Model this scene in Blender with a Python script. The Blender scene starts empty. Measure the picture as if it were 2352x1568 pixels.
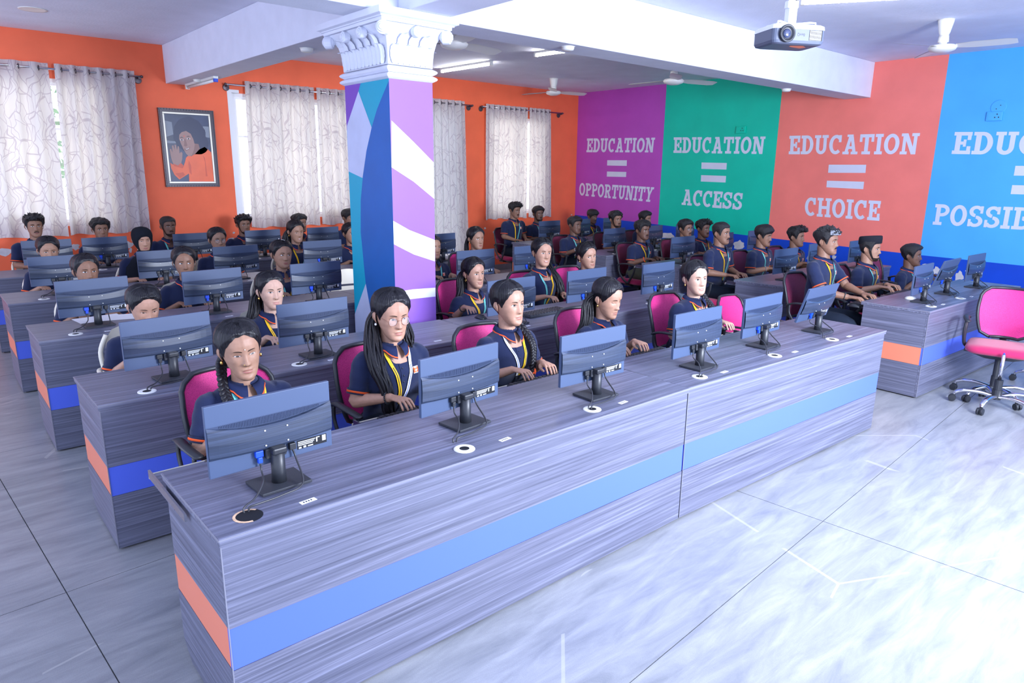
import bpy, bmesh, math, random
from math import sin, cos, pi, radians, sqrt
from mathutils import Vector, Matrix, noise
from mathutils.bvhtree import BVHTree

random.seed(7)
SC = bpy.context.scene
COL = SC.collection

# ------------------------------------------------------------------ camera
IW, IH, FPX = 2352.0, 1568.0, 1579.16
CAMH = 1.8213
def cam_axes(yaw=-.714, pitch=-.2425, roll=.0111):
    fwd = Vector((-sin(yaw)*cos(pitch), cos(yaw)*cos(pitch), sin(pitch)))
    right = Vector((cos(yaw), sin(yaw), 0)); up = right.cross(fwd)
    return cos(roll)*right + sin(roll)*up, -sin(roll)*right + cos(roll)*up, fwd
CR, CU, CF = cam_axes()
CPOS = Vector((0, 0, CAMH))
camd = bpy.data.cameras.new('camera'); cam = bpy.data.objects.new('camera', camd); COL.objects.link(cam)
camd.sensor_width = 36; camd.lens = 36*FPX/IW; camd.clip_start = .05; camd.clip_end = 200
cam.matrix_world = Matrix(((CR.x, CU.x, -CF.x, 0), (CR.y, CU.y, -CF.y, 0), (CR.z, CU.z, -CF.z, CAMH), (0, 0, 0, 1)))
SC.camera = cam

# ------------------------------------------------------------------ world, light, exposure
SC.view_settings.view_transform = 'Standard'; SC.view_settings.look = 'None'
SC.view_settings.gamma = 1; SC.view_settings.use_curve_mapping = False
SC.view_settings.exposure = 0.42
wd = bpy.data.worlds.new('world'); SC.world = wd; wd.use_nodes = True
bg = wd.node_tree.nodes['Background']; bg.inputs[0].default_value = (.62, .72, 1.0, 1); bg.inputs[1].default_value = 2.35
def area(name, loc, target, sx, sy, power, col):
    l = bpy.data.lights.new(name, 'AREA'); l.shape = 'RECTANGLE'; l.size = sx; l.size_y = sy; l.energy = power; l.color = col
    o = bpy.data.objects.new(name, l); COL.objects.link(o); o.location = loc
    o.rotation_euler = (Vector(target)-Vector(loc)).to_track_quat('-Z', 'Y').to_euler(); return o
area('front_key_light', (3.7, -1.6, 2.15), (3.9, 4.5, 1.5), 1.6, 1.2, 440, (.78, .85, 1.0))  # key light added out of view right of the camera, its source unseen
for i, (wx, ww) in enumerate([(1.2, 1.9), (4.5, 1.9), (8.75, 1.4)]):
    area('window_daylight', (wx, 10.75, 2.0), (wx, 5, 1.6), ww, 1.7, 34, (1.0, .95, .86))

# room dimensions
RX, WY, CZ, BZ = 10.33, 10.0, 3.327, 2.866
XL, YF = -2.6, -3.0

def ray(u, v): return CR*((u-IW/2)/FPX) - CU*((v-IH/2)/FPX) + CF
def on(u, v, ax, val):
    d = ray(u, v); return CPOS + d*((val-CPOS[ax])/d[ax])
def zat(x, y, v):                       # height of the point above (x, y) seen on image row v
    lo, hi = 0., 3.4
    for _ in range(40):
        m = (lo+hi)/2; q = Vector((x, y, m))-CPOS
        if IH/2 - FPX*q.dot(CU)/q.dot(CF) > v: lo = m
        else: hi = m
    return lo

# ------------------------------------------------------------------ materials
MATS = {}
def mat(name, col, rough=.5, spec=.5, metal=0., nscale=0., namt=0., bump=0., bscale=200., emit=0., alpha=1., coat=0., stretch=None, col2=None, sheen=0.):
    if name in MATS: return MATS[name]
    m = bpy.data.materials.new(name); m.use_nodes = True; nt = m.node_tree; b = nt.nodes['Principled BSDF']
    b.inputs['Base Color'].default_value = (*col, 1); b.inputs['Roughness'].default_value = rough
    b.inputs['Specular IOR Level'].default_value = spec; b.inputs['Metallic'].default_value = metal
    if coat: b.inputs['Coat Weight'].default_value = coat
    if sheen: b.inputs['Sheen Weight'].default_value = sheen
    if emit: b.inputs['Emission Color'].default_value = (*col, 1); b.inputs['Emission Strength'].default_value = emit
    tc = nt.nodes.new('ShaderNodeTexCoord'); src = tc.outputs['Object']
    if stretch:
        mp = nt.nodes.new('ShaderNodeMapping'); mp.inputs['Scale'].default_value = stretch
        nt.links.new(src, mp.inputs[0]); src = mp.outputs[0]
    if namt or col2:
        n = nt.nodes.new('ShaderNodeTexNoise'); n.inputs['Scale'].default_value = nscale or 4.; n.inputs['Detail'].default_value = 5
        nt.links.new(src, n.inputs['Vector'])
        r = nt.nodes.new('ShaderNodeValToRGB'); r.color_ramp.elements[0].position = .3; r.color_ramp.elements[1].position = .7
        c2 = col2 or tuple(min(1, c*(1+namt)) for c in col); c1 = col if col2 else tuple(c*(1-namt) for c in col)
        r.color_ramp.elements[0].color = (*c1, 1); r.color_ramp.elements[1].color = (*c2, 1)
        nt.links.new(n.outputs['Fac'], r.inputs[0]); nt.links.new(r.outputs[0], b.inputs['Base Color'])
    if bump:
        n2 = nt.nodes.new('ShaderNodeTexNoise'); n2.inputs['Scale'].default_value = bscale; n2.inputs['Detail'].default_value = 3
        nt.links.new(src, n2.inputs['Vector'])
        bp = nt.nodes.new('ShaderNodeBump'); bp.inputs['Strength'].default_value = bump; bp.inputs['Distance'].default_value = .01
        nt.links.new(n2.outputs['Fac'], bp.inputs['Height']); nt.links.new(bp.outputs[0], b.inputs['Normal'])
    MATS[name] = m; return m

def laminate(name, axis):
    """dark charcoal woodgrain laminate, grain running along the given axis"""
    if name in MATS: return MATS[name]
    m = bpy.data.materials.new(name); m.use_nodes = True; nt = m.node_tree; b = nt.nodes['Principled BSDF']
    tc = nt.nodes.new('ShaderNodeTexCoord'); mp = nt.nodes.new('ShaderNodeMapping')
    mp.inputs['Scale'].default_value = (.55, 30, 44) if axis == 'x' else (30, .55, 44)
    nt.links.new(tc.outputs['Object'], mp.inputs[0])
    n = nt.nodes.new('ShaderNodeTexNoise'); n.inputs['Scale'].default_value = 1.6; n.inputs['Detail'].default_value = 7; n.inputs['Roughness'].default_value = .68; n.inputs['Distortion'].default_value = .35
    nt.links.new(mp.outputs[0], n.inputs['Vector'])
    r = nt.nodes.new('ShaderNodeValToRGB'); e = r.color_ramp.elements
    e[0].position = .33; e[0].color = (.070, .074, .112, 1); e[1].position = .72; e[1].color = (.25, .26, .36, 1)
    k = e.new(.52); k.color = (.135, .14, .20, 1)
    nt.links.new(n.outputs['Fac'], r.inputs[0]); nt.links.new(r.outputs[0], b.inputs['Base Color'])
    b.inputs['Roughness'].default_value = .38; b.inputs['Specular IOR Level'].default_value = .45
    MATS[name] = m; return m

def floor_material():
    m = bpy.data.materials.new('polished_stone'); m.use_nodes = True; nt = m.node_tree; b = nt.nodes['Principled BSDF']
    g = nt.nodes.new('ShaderNodeNewGeometry')
    mp = nt.nodes.new('ShaderNodeMapping'); mp.inputs['Rotation'].default_value = (0, 0, radians(-28)); mp.inputs['Scale'].default_value = (1.6, 9, 1)
    nt.links.new(g.outputs['Position'], mp.inputs[0])
    n1 = nt.nodes.new('ShaderNodeTexNoise'); n1.inputs['Scale'].default_value = 1.3; n1.inputs['Detail'].default_value = 9; n1.inputs['Roughness'].default_value = .68; n1.inputs['Distortion'].default_value = .5
    nt.links.new(mp.outputs[0], n1.inputs['Vector'])
    n2 = nt.nodes.new('ShaderNodeTexNoise'); n2.inputs['Scale'].default_value = 170; n2.inputs['Detail'].default_value = 4
    nt.links.new(mp.outputs[0], n2.inputs['Vector'])
    r1 = nt.nodes.new('ShaderNodeValToRGB'); r1.color_ramp.elements[0].position = .3; r1.color_ramp.elements[0].color = (.19, .20, .22, 1)
    r1.color_ramp.elements[1].position = .68; r1.color_ramp.elements[1].color = (.34, .345, .36, 1)
    nt.links.new(n1.outputs['Fac'], r1.inputs[0])
    mx = nt.nodes.new('ShaderNodeMixRGB'); mx.blend_type = 'OVERLAY'; mx.inputs[0].default_value = .55
    nt.links.new(r1.outputs[0], mx.inputs[1]); nt.links.new(n2.outputs['Fac'], mx.inputs[2])
    # pale mineral veins
    mp2 = nt.nodes.new('ShaderNodeMapping'); mp2.inputs['Rotation'].default_value = (0, 0, radians(20)); mp2.inputs['Scale'].default_value = (.62, .95, 0)
    mp2.inputs['Location'].default_value = (.35, .2, 0)
    nt.links.new(g.outputs['Position'], mp2.inputs[0])
    v = nt.nodes.new('ShaderNodeTexVoronoi'); v.feature = 'DISTANCE_TO_EDGE'; v.inputs['Scale'].default_value = 1.0
    nt.links.new(mp2.outputs[0], v.inputs['Vector'])
    n3 = nt.nodes.new('ShaderNodeTexNoise'); n3.inputs['Scale'].default_value = 1.1; nt.links.new(g.outputs['Position'], n3.inputs['Vector'])
    lt = nt.nodes.new('ShaderNodeMath'); lt.operation = 'LESS_THAN'; lt.inputs[1].default_value = .005; nt.links.new(v.outputs['Distance'], lt.inputs[0])
    gt = nt.nodes.new('ShaderNodeMath'); gt.operation = 'GREATER_THAN'; gt.inputs[1].default_value = .52; nt.links.new(n3.outputs['Fac'], gt.inputs[0])
    ml = nt.nodes.new('ShaderNodeMath'); ml.operation = 'MULTIPLY'; nt.links.new(lt.outputs[0], ml.inputs[0]); nt.links.new(gt.outputs[0], ml.inputs[1])
    ml2 = nt.nodes.new('ShaderNodeMath'); ml2.operation = 'MULTIPLY'; ml2.inputs[1].default_value = .28; nt.links.new(ml.outputs[0], ml2.inputs[0])
    mx2 = nt.nodes.new('ShaderNodeMixRGB'); mx2.inputs[2].default_value = (.62, .60, .56, 1)
    nt.links.new(ml2.outputs[0], mx2.inputs[0]); nt.links.new(mx.outputs[0], mx2.inputs[1]); nt.links.new(mx2.outputs[0], b.inputs['Base Color'])
    b.inputs['Roughness'].default_value = .34; b.inputs['Specular IOR Level'].default_value = .4
    return m

def curtain_material():
    m = bpy.data.materials.new('curtain_fabric'); m.use_nodes = True; nt = m.node_tree; b = nt.nodes['Principled BSDF']; out = nt.nodes['Material Output']
    tc = nt.nodes.new('ShaderNodeTexCoord'); mp = nt.nodes.new('ShaderNodeMapping'); mp.inputs['Scale'].default_value = (1, 1, 1)
    nt.links.new(tc.outputs['UV'], mp.inputs[0])
    n = nt.nodes.new('ShaderNodeTexNoise'); n.inputs['Scale'].default_value = 3; nt.links.new(mp.outputs[0], n.inputs['Vector'])
    ad = nt.nodes.new('ShaderNodeVectorMath'); ad.operation = 'MULTIPLY_ADD'; ad.inputs[1].default_value = (.25, .25, 0)
    nt.links.new(n.outputs['Color'], ad.inputs[0]); nt.links.new(mp.outputs[0], ad.inputs[2])
    lines = []
    for rot, sc in ((radians(24), 9.), (radians(-26), 8.)):
        m2 = nt.nodes.new('ShaderNodeMapping'); m2.inputs['Rotation'].default_value = (0, 0, rot); m2.inputs['Scale'].default_value = (sc*1.25, sc*.42, 1)
        nt.links.new(ad.outputs[0], m2.inputs[0])
        v = nt.nodes.new('ShaderNodeTexVoronoi'); v.feature = 'DISTANCE_TO_EDGE'; v.inputs['Scale'].default_value = 1.
        nt.links.new(m2.outputs[0], v.inputs['Vector'])
        l = nt.nodes.new('ShaderNodeMath'); l.operation = 'LESS_THAN'; l.inputs[1].default_value = .020; nt.links.new(v.outputs['Distance'], l.inputs[0]); lines.append(l)
    mxm = nt.nodes.new('ShaderNodeMath'); mxm.operation = 'MAXIMUM'; nt.links.new(lines[0].outputs[0], mxm.inputs[0]); nt.links.new(lines[1].outputs[0], mxm.inputs[1])
    mx = nt.nodes.new('ShaderNodeMixRGB'); mx.inputs[1].default_value = (.62, .60, .60, 1); mx.inputs[2].default_value = (.47, .43, .46, 1)
    nt.links.new(mxm.outputs[0], mx.inputs[0]); nt.links.new(mx.outputs[0], b.inputs['Base Color'])
    b.inputs['Roughness'].default_value = .8; b.inputs['Specular IOR Level'].default_value = .2
    tr = nt.nodes.new('ShaderNodeBsdfTranslucent'); mx3 = nt.nodes.new('ShaderNodeMixRGB'); mx3.blend_type = 'MULTIPLY'; mx3.inputs[0].default_value = 1; mx3.inputs[2].default_value = (1, .93, .78, 1)
    nt.links.new(mx.outputs[0], mx3.inputs[1]); nt.links.new(mx3.outputs[0], tr.inputs[0])
    ms = nt.nodes.new('ShaderNodeMixShader'); ms.inputs[0].default_value = .30
    nt.links.new(b.outputs[0], ms.inputs[1]); nt.links.new(tr.outputs[0], ms.inputs[2]); nt.links.new(ms.outputs[0], out.inputs[0])
    return m

def mesh_fabric(name, col):
    """chair back netting: fabric with tiny holes"""
    m = bpy.data.materials.new(name); m.use_nodes = True; nt = m.node_tree; b = nt.nodes['Principled BSDF']
    b.inputs['Base Color'].default_value = (*col, 1); b.inputs['Roughness'].default_value = .65
    tc = nt.nodes.new('ShaderNodeTexCoord'); v = nt.nodes.new('ShaderNodeTexVoronoi'); v.inputs['Scale'].default_value = 260
    nt.links.new(tc.outputs['Object'], v.inputs['Vector'])
    gt = nt.nodes.new('ShaderNodeMath'); gt.operation = 'GREATER_THAN'; gt.inputs[1].default_value = .33; nt.links.new(v.outputs['Distance'], gt.inputs[0])
    mm = nt.nodes.new('ShaderNodeMath'); mm.operation = 'MAXIMUM'; mm.inputs[1].default_value = .55; nt.links.new(gt.outputs[0], mm.inputs[0])
    nt.links.new(mm.outputs[0], b.inputs['Alpha']); return m

M = lambda n, *a, **k: mat(n, *a, **k)
LAMX, LAMY = laminate('charcoal_laminate', 'x'), laminate('charcoal_laminate_end', 'y')
m_plaster = M('white_plaster', (.74, .76, .86), .75, .2, nscale=6, namt=.03, bump=.15, bscale=60)
m_ceil = M('ceiling_paint', (.74, .76, .88), .8, .2, nscale=3, namt=.04, bump=.25, bscale=45)
m_orange = M('orange_paint', (.92, .16, .066), .55, .3, nscale=2.5, namt=.06)
m_purple = M('purple_paint', (.47, .075, .47), .5, .3, nscale=2.5, namt=.05)
m_green = M('green_paint', (.0, .55, .37), .5, .3, nscale=2.5, namt=.05)
m_coral = M('coral_paint', (.90, .215, .175), .5, .3, nscale=2.5, namt=.05)
m_sky = M('sky_blue_paint', (.075, .42, .88), .5, .3, nscale=2.5, namt=.04)
m_blue = M('royal_blue_paint', (.005, .065, .55), .45, .35, nscale=2, namt=.12)
m_letter = M('pale_letter_paint', (.66, .68, .80), .55, .3, nscale=4, namt=.03)
m_bareplaster = M('bare_plaster', (.60, .58, .60), .85, .15, nscale=14, namt=.12, bump=.4, bscale=40)
m_lilac = M('lilac_paint', (.29, .13, .56), .45, .35, nscale=2, namt=.03)
m_violet = M('violet_paint', (.19, .07, .46), .45, .35)
m_teal = M('teal_paint', (.0, .36, .52), .45, .35)
m_navyp = M('deep_blue_paint', (.008, .12, .42), .45, .35, nscale=3, namt=.08)
m_greyp = M('pale_grey_paint', (.52, .56, .74), .5, .3, nscale=5, namt=.06)
m_whitep = M('white_gloss_paint', (.85, .85, .86), .4, .4)
m_steel = M('steel_rod', (.55, .55, .58), .25, .5, 1.)
m_darkmetal = M('dark_metal', (.10, .08, .09), .4, .5, .6)
m_black = M('black_plastic', (.018, .02, .026), .42, .5)
m_blackm = M('black_matte_plastic', (.03, .033, .042), .55, .4, bump=.1, bscale=500)
m_housing = M('brushed_black_housing', (.030, .043, .078), .34, .55, nscale=2, namt=.45, stretch=(1.2, 1.2, 160))
m_shell = M('grey_black_housing', (.052, .080, .155), .45, .5, bump=.06, bscale=700)
m_recess = M('vent_recess_black', (.030, .047, .10), .5, .4)
m_vent = M('vent_black', (.010, .011, .015), .6, .3)
m_screen = M('screen_glass', (.03, .05, .09), .12, .5)
m_cable = M('black_cable', (.035, .036, .042), .4, .5)
m_bluevga = M('blue_connector', (.01, .07, .62), .4, .5)
m_white = M('white_plastic', (.80, .79, .74), .4, .5)
m_ivory = M('ivory_plastic', (.74, .68, .54), .4, .5)
m_label = M('printed_label', (.62, .64, .68), .5, .3)
m_ink = M('label_ink', (.05, .05, .06), .6, .2)
m_orangestrip = M('salmon_laminate', (.74, .215, .125), .4, .4)
m_bluestrip = M('blue_laminate', (.085, .145, .72), .38, .45)
m_edge = M('pale_edge_band', (.22, .22, .27), .4, .4)
m_rawwood = M('raw_board', (.72, .47, .30), .8, .2, nscale=40, namt=.2)
m_magenta = mesh_fabric('magenta_netting', (.62, .025, .20))
m_magseat = M('crimson_upholstery', (.46, .02, .10), .8, .2, bump=.3, bscale=400, sheen=.3)
m_maroon = mesh_fabric('maroon_netting', (.16, .015, .055))
m_chrome = M('chrome', (.75, .74, .76), .16, .5, 1.)
m_lens = M('lens_glass', (.02, .03, .08), .05, .8)
m_projgrey = M('projector_grey', (.085, .10, .15), .4, .5)
m_projwhite = M('projector_white', (.74, .76, .80), .35, .5)
m_tube = M('tube_lit', (1., 1., .98), .4, .3, emit=40.)
m_tubeoff = M('tube_unlit', (.80, .80, .78), .3, .5)
m_paper = M('paper', (.80, .80, .84), .7, .2)
m_shirt = M('navy_pique', (.010, .017, .058), .85, .25, bump=.35, bscale=520, sheen=.15)
m_orangetrim = M('orange_trim', (.90, .12, .03), .7, .2)
m_trouser = M('dark_trousers', (.010, .016, .030), .85, .2, bump=.2, bscale=300)
m_olive = M('olive_trousers', (.10, .11, .075), .85, .2, bump=.2, bscale=300)
m_shoe = M('black_shoe', (.012, .012, .014), .4, .5)
m_hair = M('black_hair', (.009, .008, .011), .42, .35, nscale=30, namt=.7, bump=.2, bscale=60, stretch=(5, 5, .5))
m_hairm = M('short_black_hair', (.009, .008, .010), .45, .5, nscale=60, namt=.6, bump=.7, bscale=190)
m_eyewhite = M('eye_white', (.62, .60, .60), .25, .5)
m_iris = M('dark_iris', (.020, .011, .008), .15, .6)
m_brow = M('eyebrow_hair', (.018, .012, .011), .7, .2)
m_gold = M('gold', (.90, .58, .16), .25, .5, 1.)
m_pearl = M('pearl', (.85, .83, .82), .2, .6)
m_yellow = M('yellow_lanyard', (.90, .52, .015), .6, .3)
m_mint = M('teal_lanyard', (.16, .58, .56), .6, .3)
m_silverp = M('silver_paint', (.6, .6, .62), .35, .5, .7)
m_hijab = M('black_scarf', (.008, .010, .016), .9, .15, bump=.25, bscale=200)
m_glass = M('lens_clear', (.9, .9, .95), .05, .5)
m_glass.node_tree.nodes['Principled BSDF'].inputs['Alpha'].default_value = .12
m_pane = M('window_pane', (.9, .95, .95), .03, .5)
m_pane.node_tree.nodes['Principled BSDF'].inputs['Alpha'].default_value = .15
m_leaf = M('tree_leaves', (.10, .26, .06), .6, .3, nscale=12, namt=.5)
m_bark = M('bark', (.12, .08, .05), .9, .1)
m_curtain = curtain_material()
m_floor = floor_material()
m_joint = M('floor_joint', (.26, .26, .26), .8, .2)
m_skirt = M('grey_skirting', (.24, .22, .23), .5, .3, nscale=8, namt=.1)
SKINS = {k: M('skin_'+k, c, .5, .38, nscale=60, namt=.07, bump=.06, bscale=700) for k, c in dict(
    dark=(.150, .072, .047), brown=(.245, .125, .080), tan=(.35, .190, .125), warm=(.44, .24, .165), light=(.52, .315, .235)).items()}
LIPS = {k: M('lips_'+k, c, .42, .5) for k, c in dict(
    dark=(.12, .048, .042), brown=(.22, .082, .068), tan=(.34, .125, .10), warm=(.42, .15, .125), light=(.55, .23, .20)).items()}

# ------------------------------------------------------------------ mesh helpers
class MB:
    def __init__(s): s.v, s.f, s.m = [], [], []
    def add(s, vs, fs, mi=0):
        o = len(s.v); s.v += [Vector(p) for p in vs]; s.f += [tuple(o+i for i in f) for f in fs]; s.m += [mi]*len(fs); return s
    def box(s, x0, x1, y0, y1, z0, z1, mi=0, M4=None):
        vs = [Vector((x, y, z)) for z in (z0, z1) for y in (y0, y1) for x in (x0, x1)]
        if M4: vs = [M4 @ p for p in vs]
        return s.add(vs, [(0, 2, 3, 1), (4, 5, 7, 6), (0, 1, 5, 4), (2, 6, 7, 3), (0, 4, 6, 2), (1, 3, 7, 5)], mi)
    def loft(s, rings, closed=True, cap0=True, cap1=True, mi=0):
        n = len(rings[0]); vs = [p for r in rings for p in r]; fs = []
        for i in range(len(rings)-1):
            for j in range(n if closed else n-1):
                k = (j+1) % n; fs.append((i*n+j, i*n+k, (i+1)*n+k, (i+1)*n+j))
        if cap0 and closed: fs.append(tuple(reversed(range(n))))
        if cap1 and closed: fs.append(tuple((len(rings)-1)*n+j for j in range(n)))
        return s.add(vs, fs, mi)
    def tube(s, path, rad, seg=8, mi=0, flat=1., up=None, caps=True):
        path = [Vector(p) for p in path]; n = len(path)
        if not isinstance(rad, (list, tuple)): rad = [rad]*n
        rings = []; prev = None
        for i, p in enumerate(path):
            t = (path[min(i+1, n-1)]-path[max(i-1, 0)]).normalized()
            if prev is None:
                u = Vector(up) if up else (Vector((0, 0, 1)) if abs(t.z) < .9 else Vector((1, 0, 0)))
            else: u = prev
            u = (u-t*u.dot(t)).normalized(); w = t.cross(u); prev = u
            rings.append([p+u*(rad[i]*flat*cos(2*pi*j/seg))+w*(rad[i]*sin(2*pi*j/seg)) for j in range(seg)])
        return s.loft(rings, True, caps, caps, mi)
    def lathe(s, prof, seg=20, c=(0, 0, 0), mi=0, M4=None, caps=True):
        c = Vector(c)
        rings = [[c+Vector((r*cos(2*pi*j/seg), r*sin(2*pi*j/seg), z)) for j in range(seg)] for r, z in prof]
        if M4: rings = [[M4 @ p for p in r] for r in rings]
        return s.loft(rings, True, caps, caps, mi)
    def ell(s, c, rx, ry, rz, nu=10, nv=7, mi=0, M4=None):
        c = Vector(c); rings = []
        for i in range(nv):
            t = -pi/2+pi*(i+.0)/(nv-1); t = max(min(t, pi/2-.05), -pi/2+.05)
            rings.append([c+Vector((rx*cos(t)*cos(2*pi*j/nu), ry*cos(t)*sin(2*pi*j/nu), rz*sin(t))) for j in range(nu)])
        if M4: rings = [[M4 @ p for p in r] for r in rings]
        return s.loft(rings, True, True, True, mi)
    def grid(s, rows, mi=0):
        return s.loft(rows, False, False, False, mi)
    def poly(s, pts, mi=0): return s.add(pts, [tuple(range(len(pts)))], mi)
    def prism(s, pts, d, mi=0):
        n = len(pts); d = Vector(d); a = [Vector(p) for p in pts]; b = [p+d for p in a]
        return s.add(a+b, [tuple(reversed(range(n))), tuple(range(n, 2*n))]+[(i, (i+1) % n, n+(i+1) % n, n+i) for i in range(n)], mi)
    def xf(s, M4, start=0):
        for i in range(start, len(s.v)): s.v[i] = M4 @ s.v[i]
        return s
    def mesh(s, name, mats, smooth=False, bevel=0., fixn=True, seg=2):
        me = bpy.data.meshes.new(name); me.from_pydata(s.v, [], s.f)
        for m in (mats if isinstance(mats, (list, tuple)) else [mats]): me.materials.append(m)
        for p, mi in zip(me.polygons, s.m): p.material_index = mi
        if fixn or bevel:
            bm = bmesh.new(); bm.from_mesh(me)
            if fixn: bmesh.ops.recalc_face_normals(bm, faces=bm.faces)
            if bevel:
                ed = [e for e in bm.edges if len(e.link_faces) == 2 and e.calc_face_angle(0) > .6]
                bmesh.ops.bevel(bm, geom=ed, offset=bevel, segments=seg, affect='EDGES', profile=.5)
            bm.to_mesh(me); bm.free()
        if smooth: me.shade_smooth()
        me.update(); return me
    def build(s, name, mats, parent=None, smooth=False, bevel=0., loc=None, fixn=True, seg=2, **kw):
        return link(name, s.mesh(name, mats, smooth, bevel, fixn, seg), parent, loc, **kw)

def link(name, me, parent=None, loc=None, label=None, cat=None, group=None, kind=None):
    o = bpy.data.objects.new(name, me); COL.objects.link(o)
    if parent: o.parent = parent
    if loc: o.location = loc
    tag(o, label, cat, group, kind); return o
def tag(o, label=None, cat=None, group=None, kind=None):
    if label: o['label'] = label
    if cat: o['category'] = cat
    if group: o['group'] = group
    if kind: o['kind'] = kind
    return o
def thing(name, label, cat, loc=(0, 0, 0), rz=0., group=None):
    o = link(name, None, None, loc, label, cat, group); o.rotation_euler = (0, 0, rz); return o
def copy_tree(o, parent=None):
    c = o.copy(); COL.objects.link(c)
    if parent: c.parent = parent
    for ch in (KIDS[o.name] if o.name in KIDS else []): copy_tree(ch, c)
    return c
KIDS = {}
def register(o):
    ks = [k for k in COL.objects if k.parent == o]
    KIDS[o.name] = ks
    for k in ks: register(k)
def dup(o, loc, rz, label, group=None):
    c = copy_tree(o); c.location = loc; c.rotation_euler = (0, 0, rz); c['label'] = label
    if group: c['group'] = group
    return c
WORK = {}
def remesh(me, vox, smooth=2):
    """voxel remesh and smooth in a scratch scene of its own (quick, removed at the end)"""
    if not WORK:
        sc = bpy.data.scenes.new('scratch'); o = bpy.data.objects.new('scratch', me); sc.collection.objects.link(o)
        r = o.modifiers.new('r', 'REMESH'); r.mode = 'VOXEL'; r.use_smooth_shade = True
        m = o.modifiers.new('s', 'SMOOTH'); m.factor = .5; WORK.update(sc=sc, o=o, r=r, m=m, old=[])
    w = WORK; w['o'].data = me; w['r'].voxel_size = vox; w['m'].iterations = smooth; w['old'].append(me)
    vl = w['sc'].view_layers[0]; vl.update(); e = w['o'].evaluated_get(vl.depsgraph)
    return bpy.data.meshes.new_from_object(e)
def cat_rom(pts, n):
    pts = [Vector(p) for p in pts]; out = []
    for i in range(len(pts)-1):
        a, b, c, d = pts[max(i-1, 0)], pts[i], pts[i+1], pts[min(i+2, len(pts)-1)]
        for k in range(n):
            t = k/n; out.append(.5*((2*b)+(c-a)*t+(2*a-5*b+4*c-d)*t*t+(3*b-a-3*c+d)*t**3))
    return out+[pts[-1]]
def lerp(a, b, t): return a+(b-a)*t
def interp(tab, x):
    if x <= tab[0][0]: return tab[0][1:]
    for p, q in zip(tab, tab[1:]):
        if x <= q[0]:
            t = (x-p[0])/(q[0]-p[0]); t = t*t*(3-2*t)*.5+t*.5
            return tuple(lerp(u, w, t) for u, w in zip(p[1:], q[1:]))
    return tab[-1][1:]
def S(name, mb, mats, parent=None, **k):
    o = mb.build(name, mats, parent, **k)
    if not parent: o['kind'] = 'structure'
    return o

# ================================================================== ROOM SHELL
# floor: sub-base plus polished stone slabs laid in a grid turned a few degrees against the walls
fl = S('floor', MB().box(XL, RX+.2, YF, WY+.2, -.12, -.012), m_joint)
rotg = radians(3.7); GO = Vector((3.5, 1.45, 0)); gx, gy = Vector((cos(rotg), sin(rotg), 0)), Vector((-sin(rotg), cos(rotg), 0))
PU, PV = 3.1, 2.05
def clip(poly, inside, cut):
    out = []
    for i, p in enumerate(poly):
        q = poly[(i+1) % len(poly)]
        if inside(p): out.append(p)
        if inside(p) != inside(q): out.append(cut(p, q))
    return out
def clip_rect(poly, x0, x1, y0, y1):
    for ax, val, sg in ((0, x0, 1), (0, x1, -1), (1, y0, 1), (1, y1, -1)):
        ins = lambda p: (p[ax]-val)*sg >= 0
        cut = lambda p, q: p+(q-p)*((val-p[ax])/(q[ax]-p[ax]))
        poly = clip(poly, ins, cut)
        if len(poly) < 3: return []
    return poly
for i in range(-4, 4):
    for j in range(-4, 7):
        a = .0022
        c = [GO+gx*(i*PU+(a if p else PU-a))+gy*(j*PV+(a if q else PV-a)) for p, q in ((1, 1), (0, 1), (0, 0), (1, 0))]
        c = clip_rect(c, XL, RX, YF, WY)
        if c: MB().prism([p-Vector((0, 0, .012)) for p in c], (0, 0, .012)).build('floor_slab', m_floor, fl)

S('ceiling', MB().box(XL, RX+.2, YF, WY+.2, CZ, CZ+.15), m_ceil)

# back wall with its window openings
WIN = [(.15, 2.02, 1.11, 2.82), (3.55, 5.32, 1.11, 2.82), (5.95, 7.42, .12, 2.82), (8.02, 9.46, 1.04, 2.78)]
wb = MB(); xs = [XL]
for w in WIN: xs += [w[0], w[1]]
xs.append(RX+.2)
for i in range(len(xs)-1):
    x0, x1 = xs[i], xs[i+1]
    if i % 2 == 0: wb.box(x0, x1, WY, WY+.2, 0, CZ)
    else:
        w = WIN[i//2]; wb.box(x0, x1, WY, WY+.2, 0, w[2]); wb.box(x0, x1, WY, WY+.2, w[3], CZ)
wall_b = S('wall_back', wb, m_orange)
S('baseboard_back', MB().box(XL, RX, WY-.012, WY, 0, .11), m_skirt, bevel=.003)

# right wall: painted fields over a royal blue dado
def wr(u, v): return on(u, v, 0, RX)
b1 = (wr(1529.9, 196.7).y+wr(1518, 430).y)/2; b2 = (wr(1792.5, 207.8).y+wr(1768, 531).y)/2; b3 = (wr(2178.1, 123).y+wr(2137.7, 430).y)/2
zb = [(WY, wr(1322.5, 493.4).z), (b1, wr(1513.2, 515.7).z), (b2, wr(1775, 547).z), (b3, wr(2118, 586.).z), (YF, wr(2118, 586).z-.10)]
wm = MB()
wm.box(RX+.001, RX+.2, YF, WY, 0, CZ, 5)
for k, (p, q) in enumerate(zip(zb, zb[1:])):
    wm.poly([(RX, p[0], p[1]), (RX, q[0], q[1]), (RX, q[0], CZ), (RX, p[0], CZ)], k)
    wm.poly([(RX, p[0], 0), (RX, q[0], 0), (RX, q[0], q[1]), (RX, p[0], p[1])], 4)
wall_r = S('wall_right', wm, [m_purple, m_green, m_coral, m_sky, m_blue, m_plaster], fixn=False)
S('baseboard_right', MB().box(RX-.012, RX, YF, WY-.012, 0, .10), m_skirt, bevel=.003)

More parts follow.
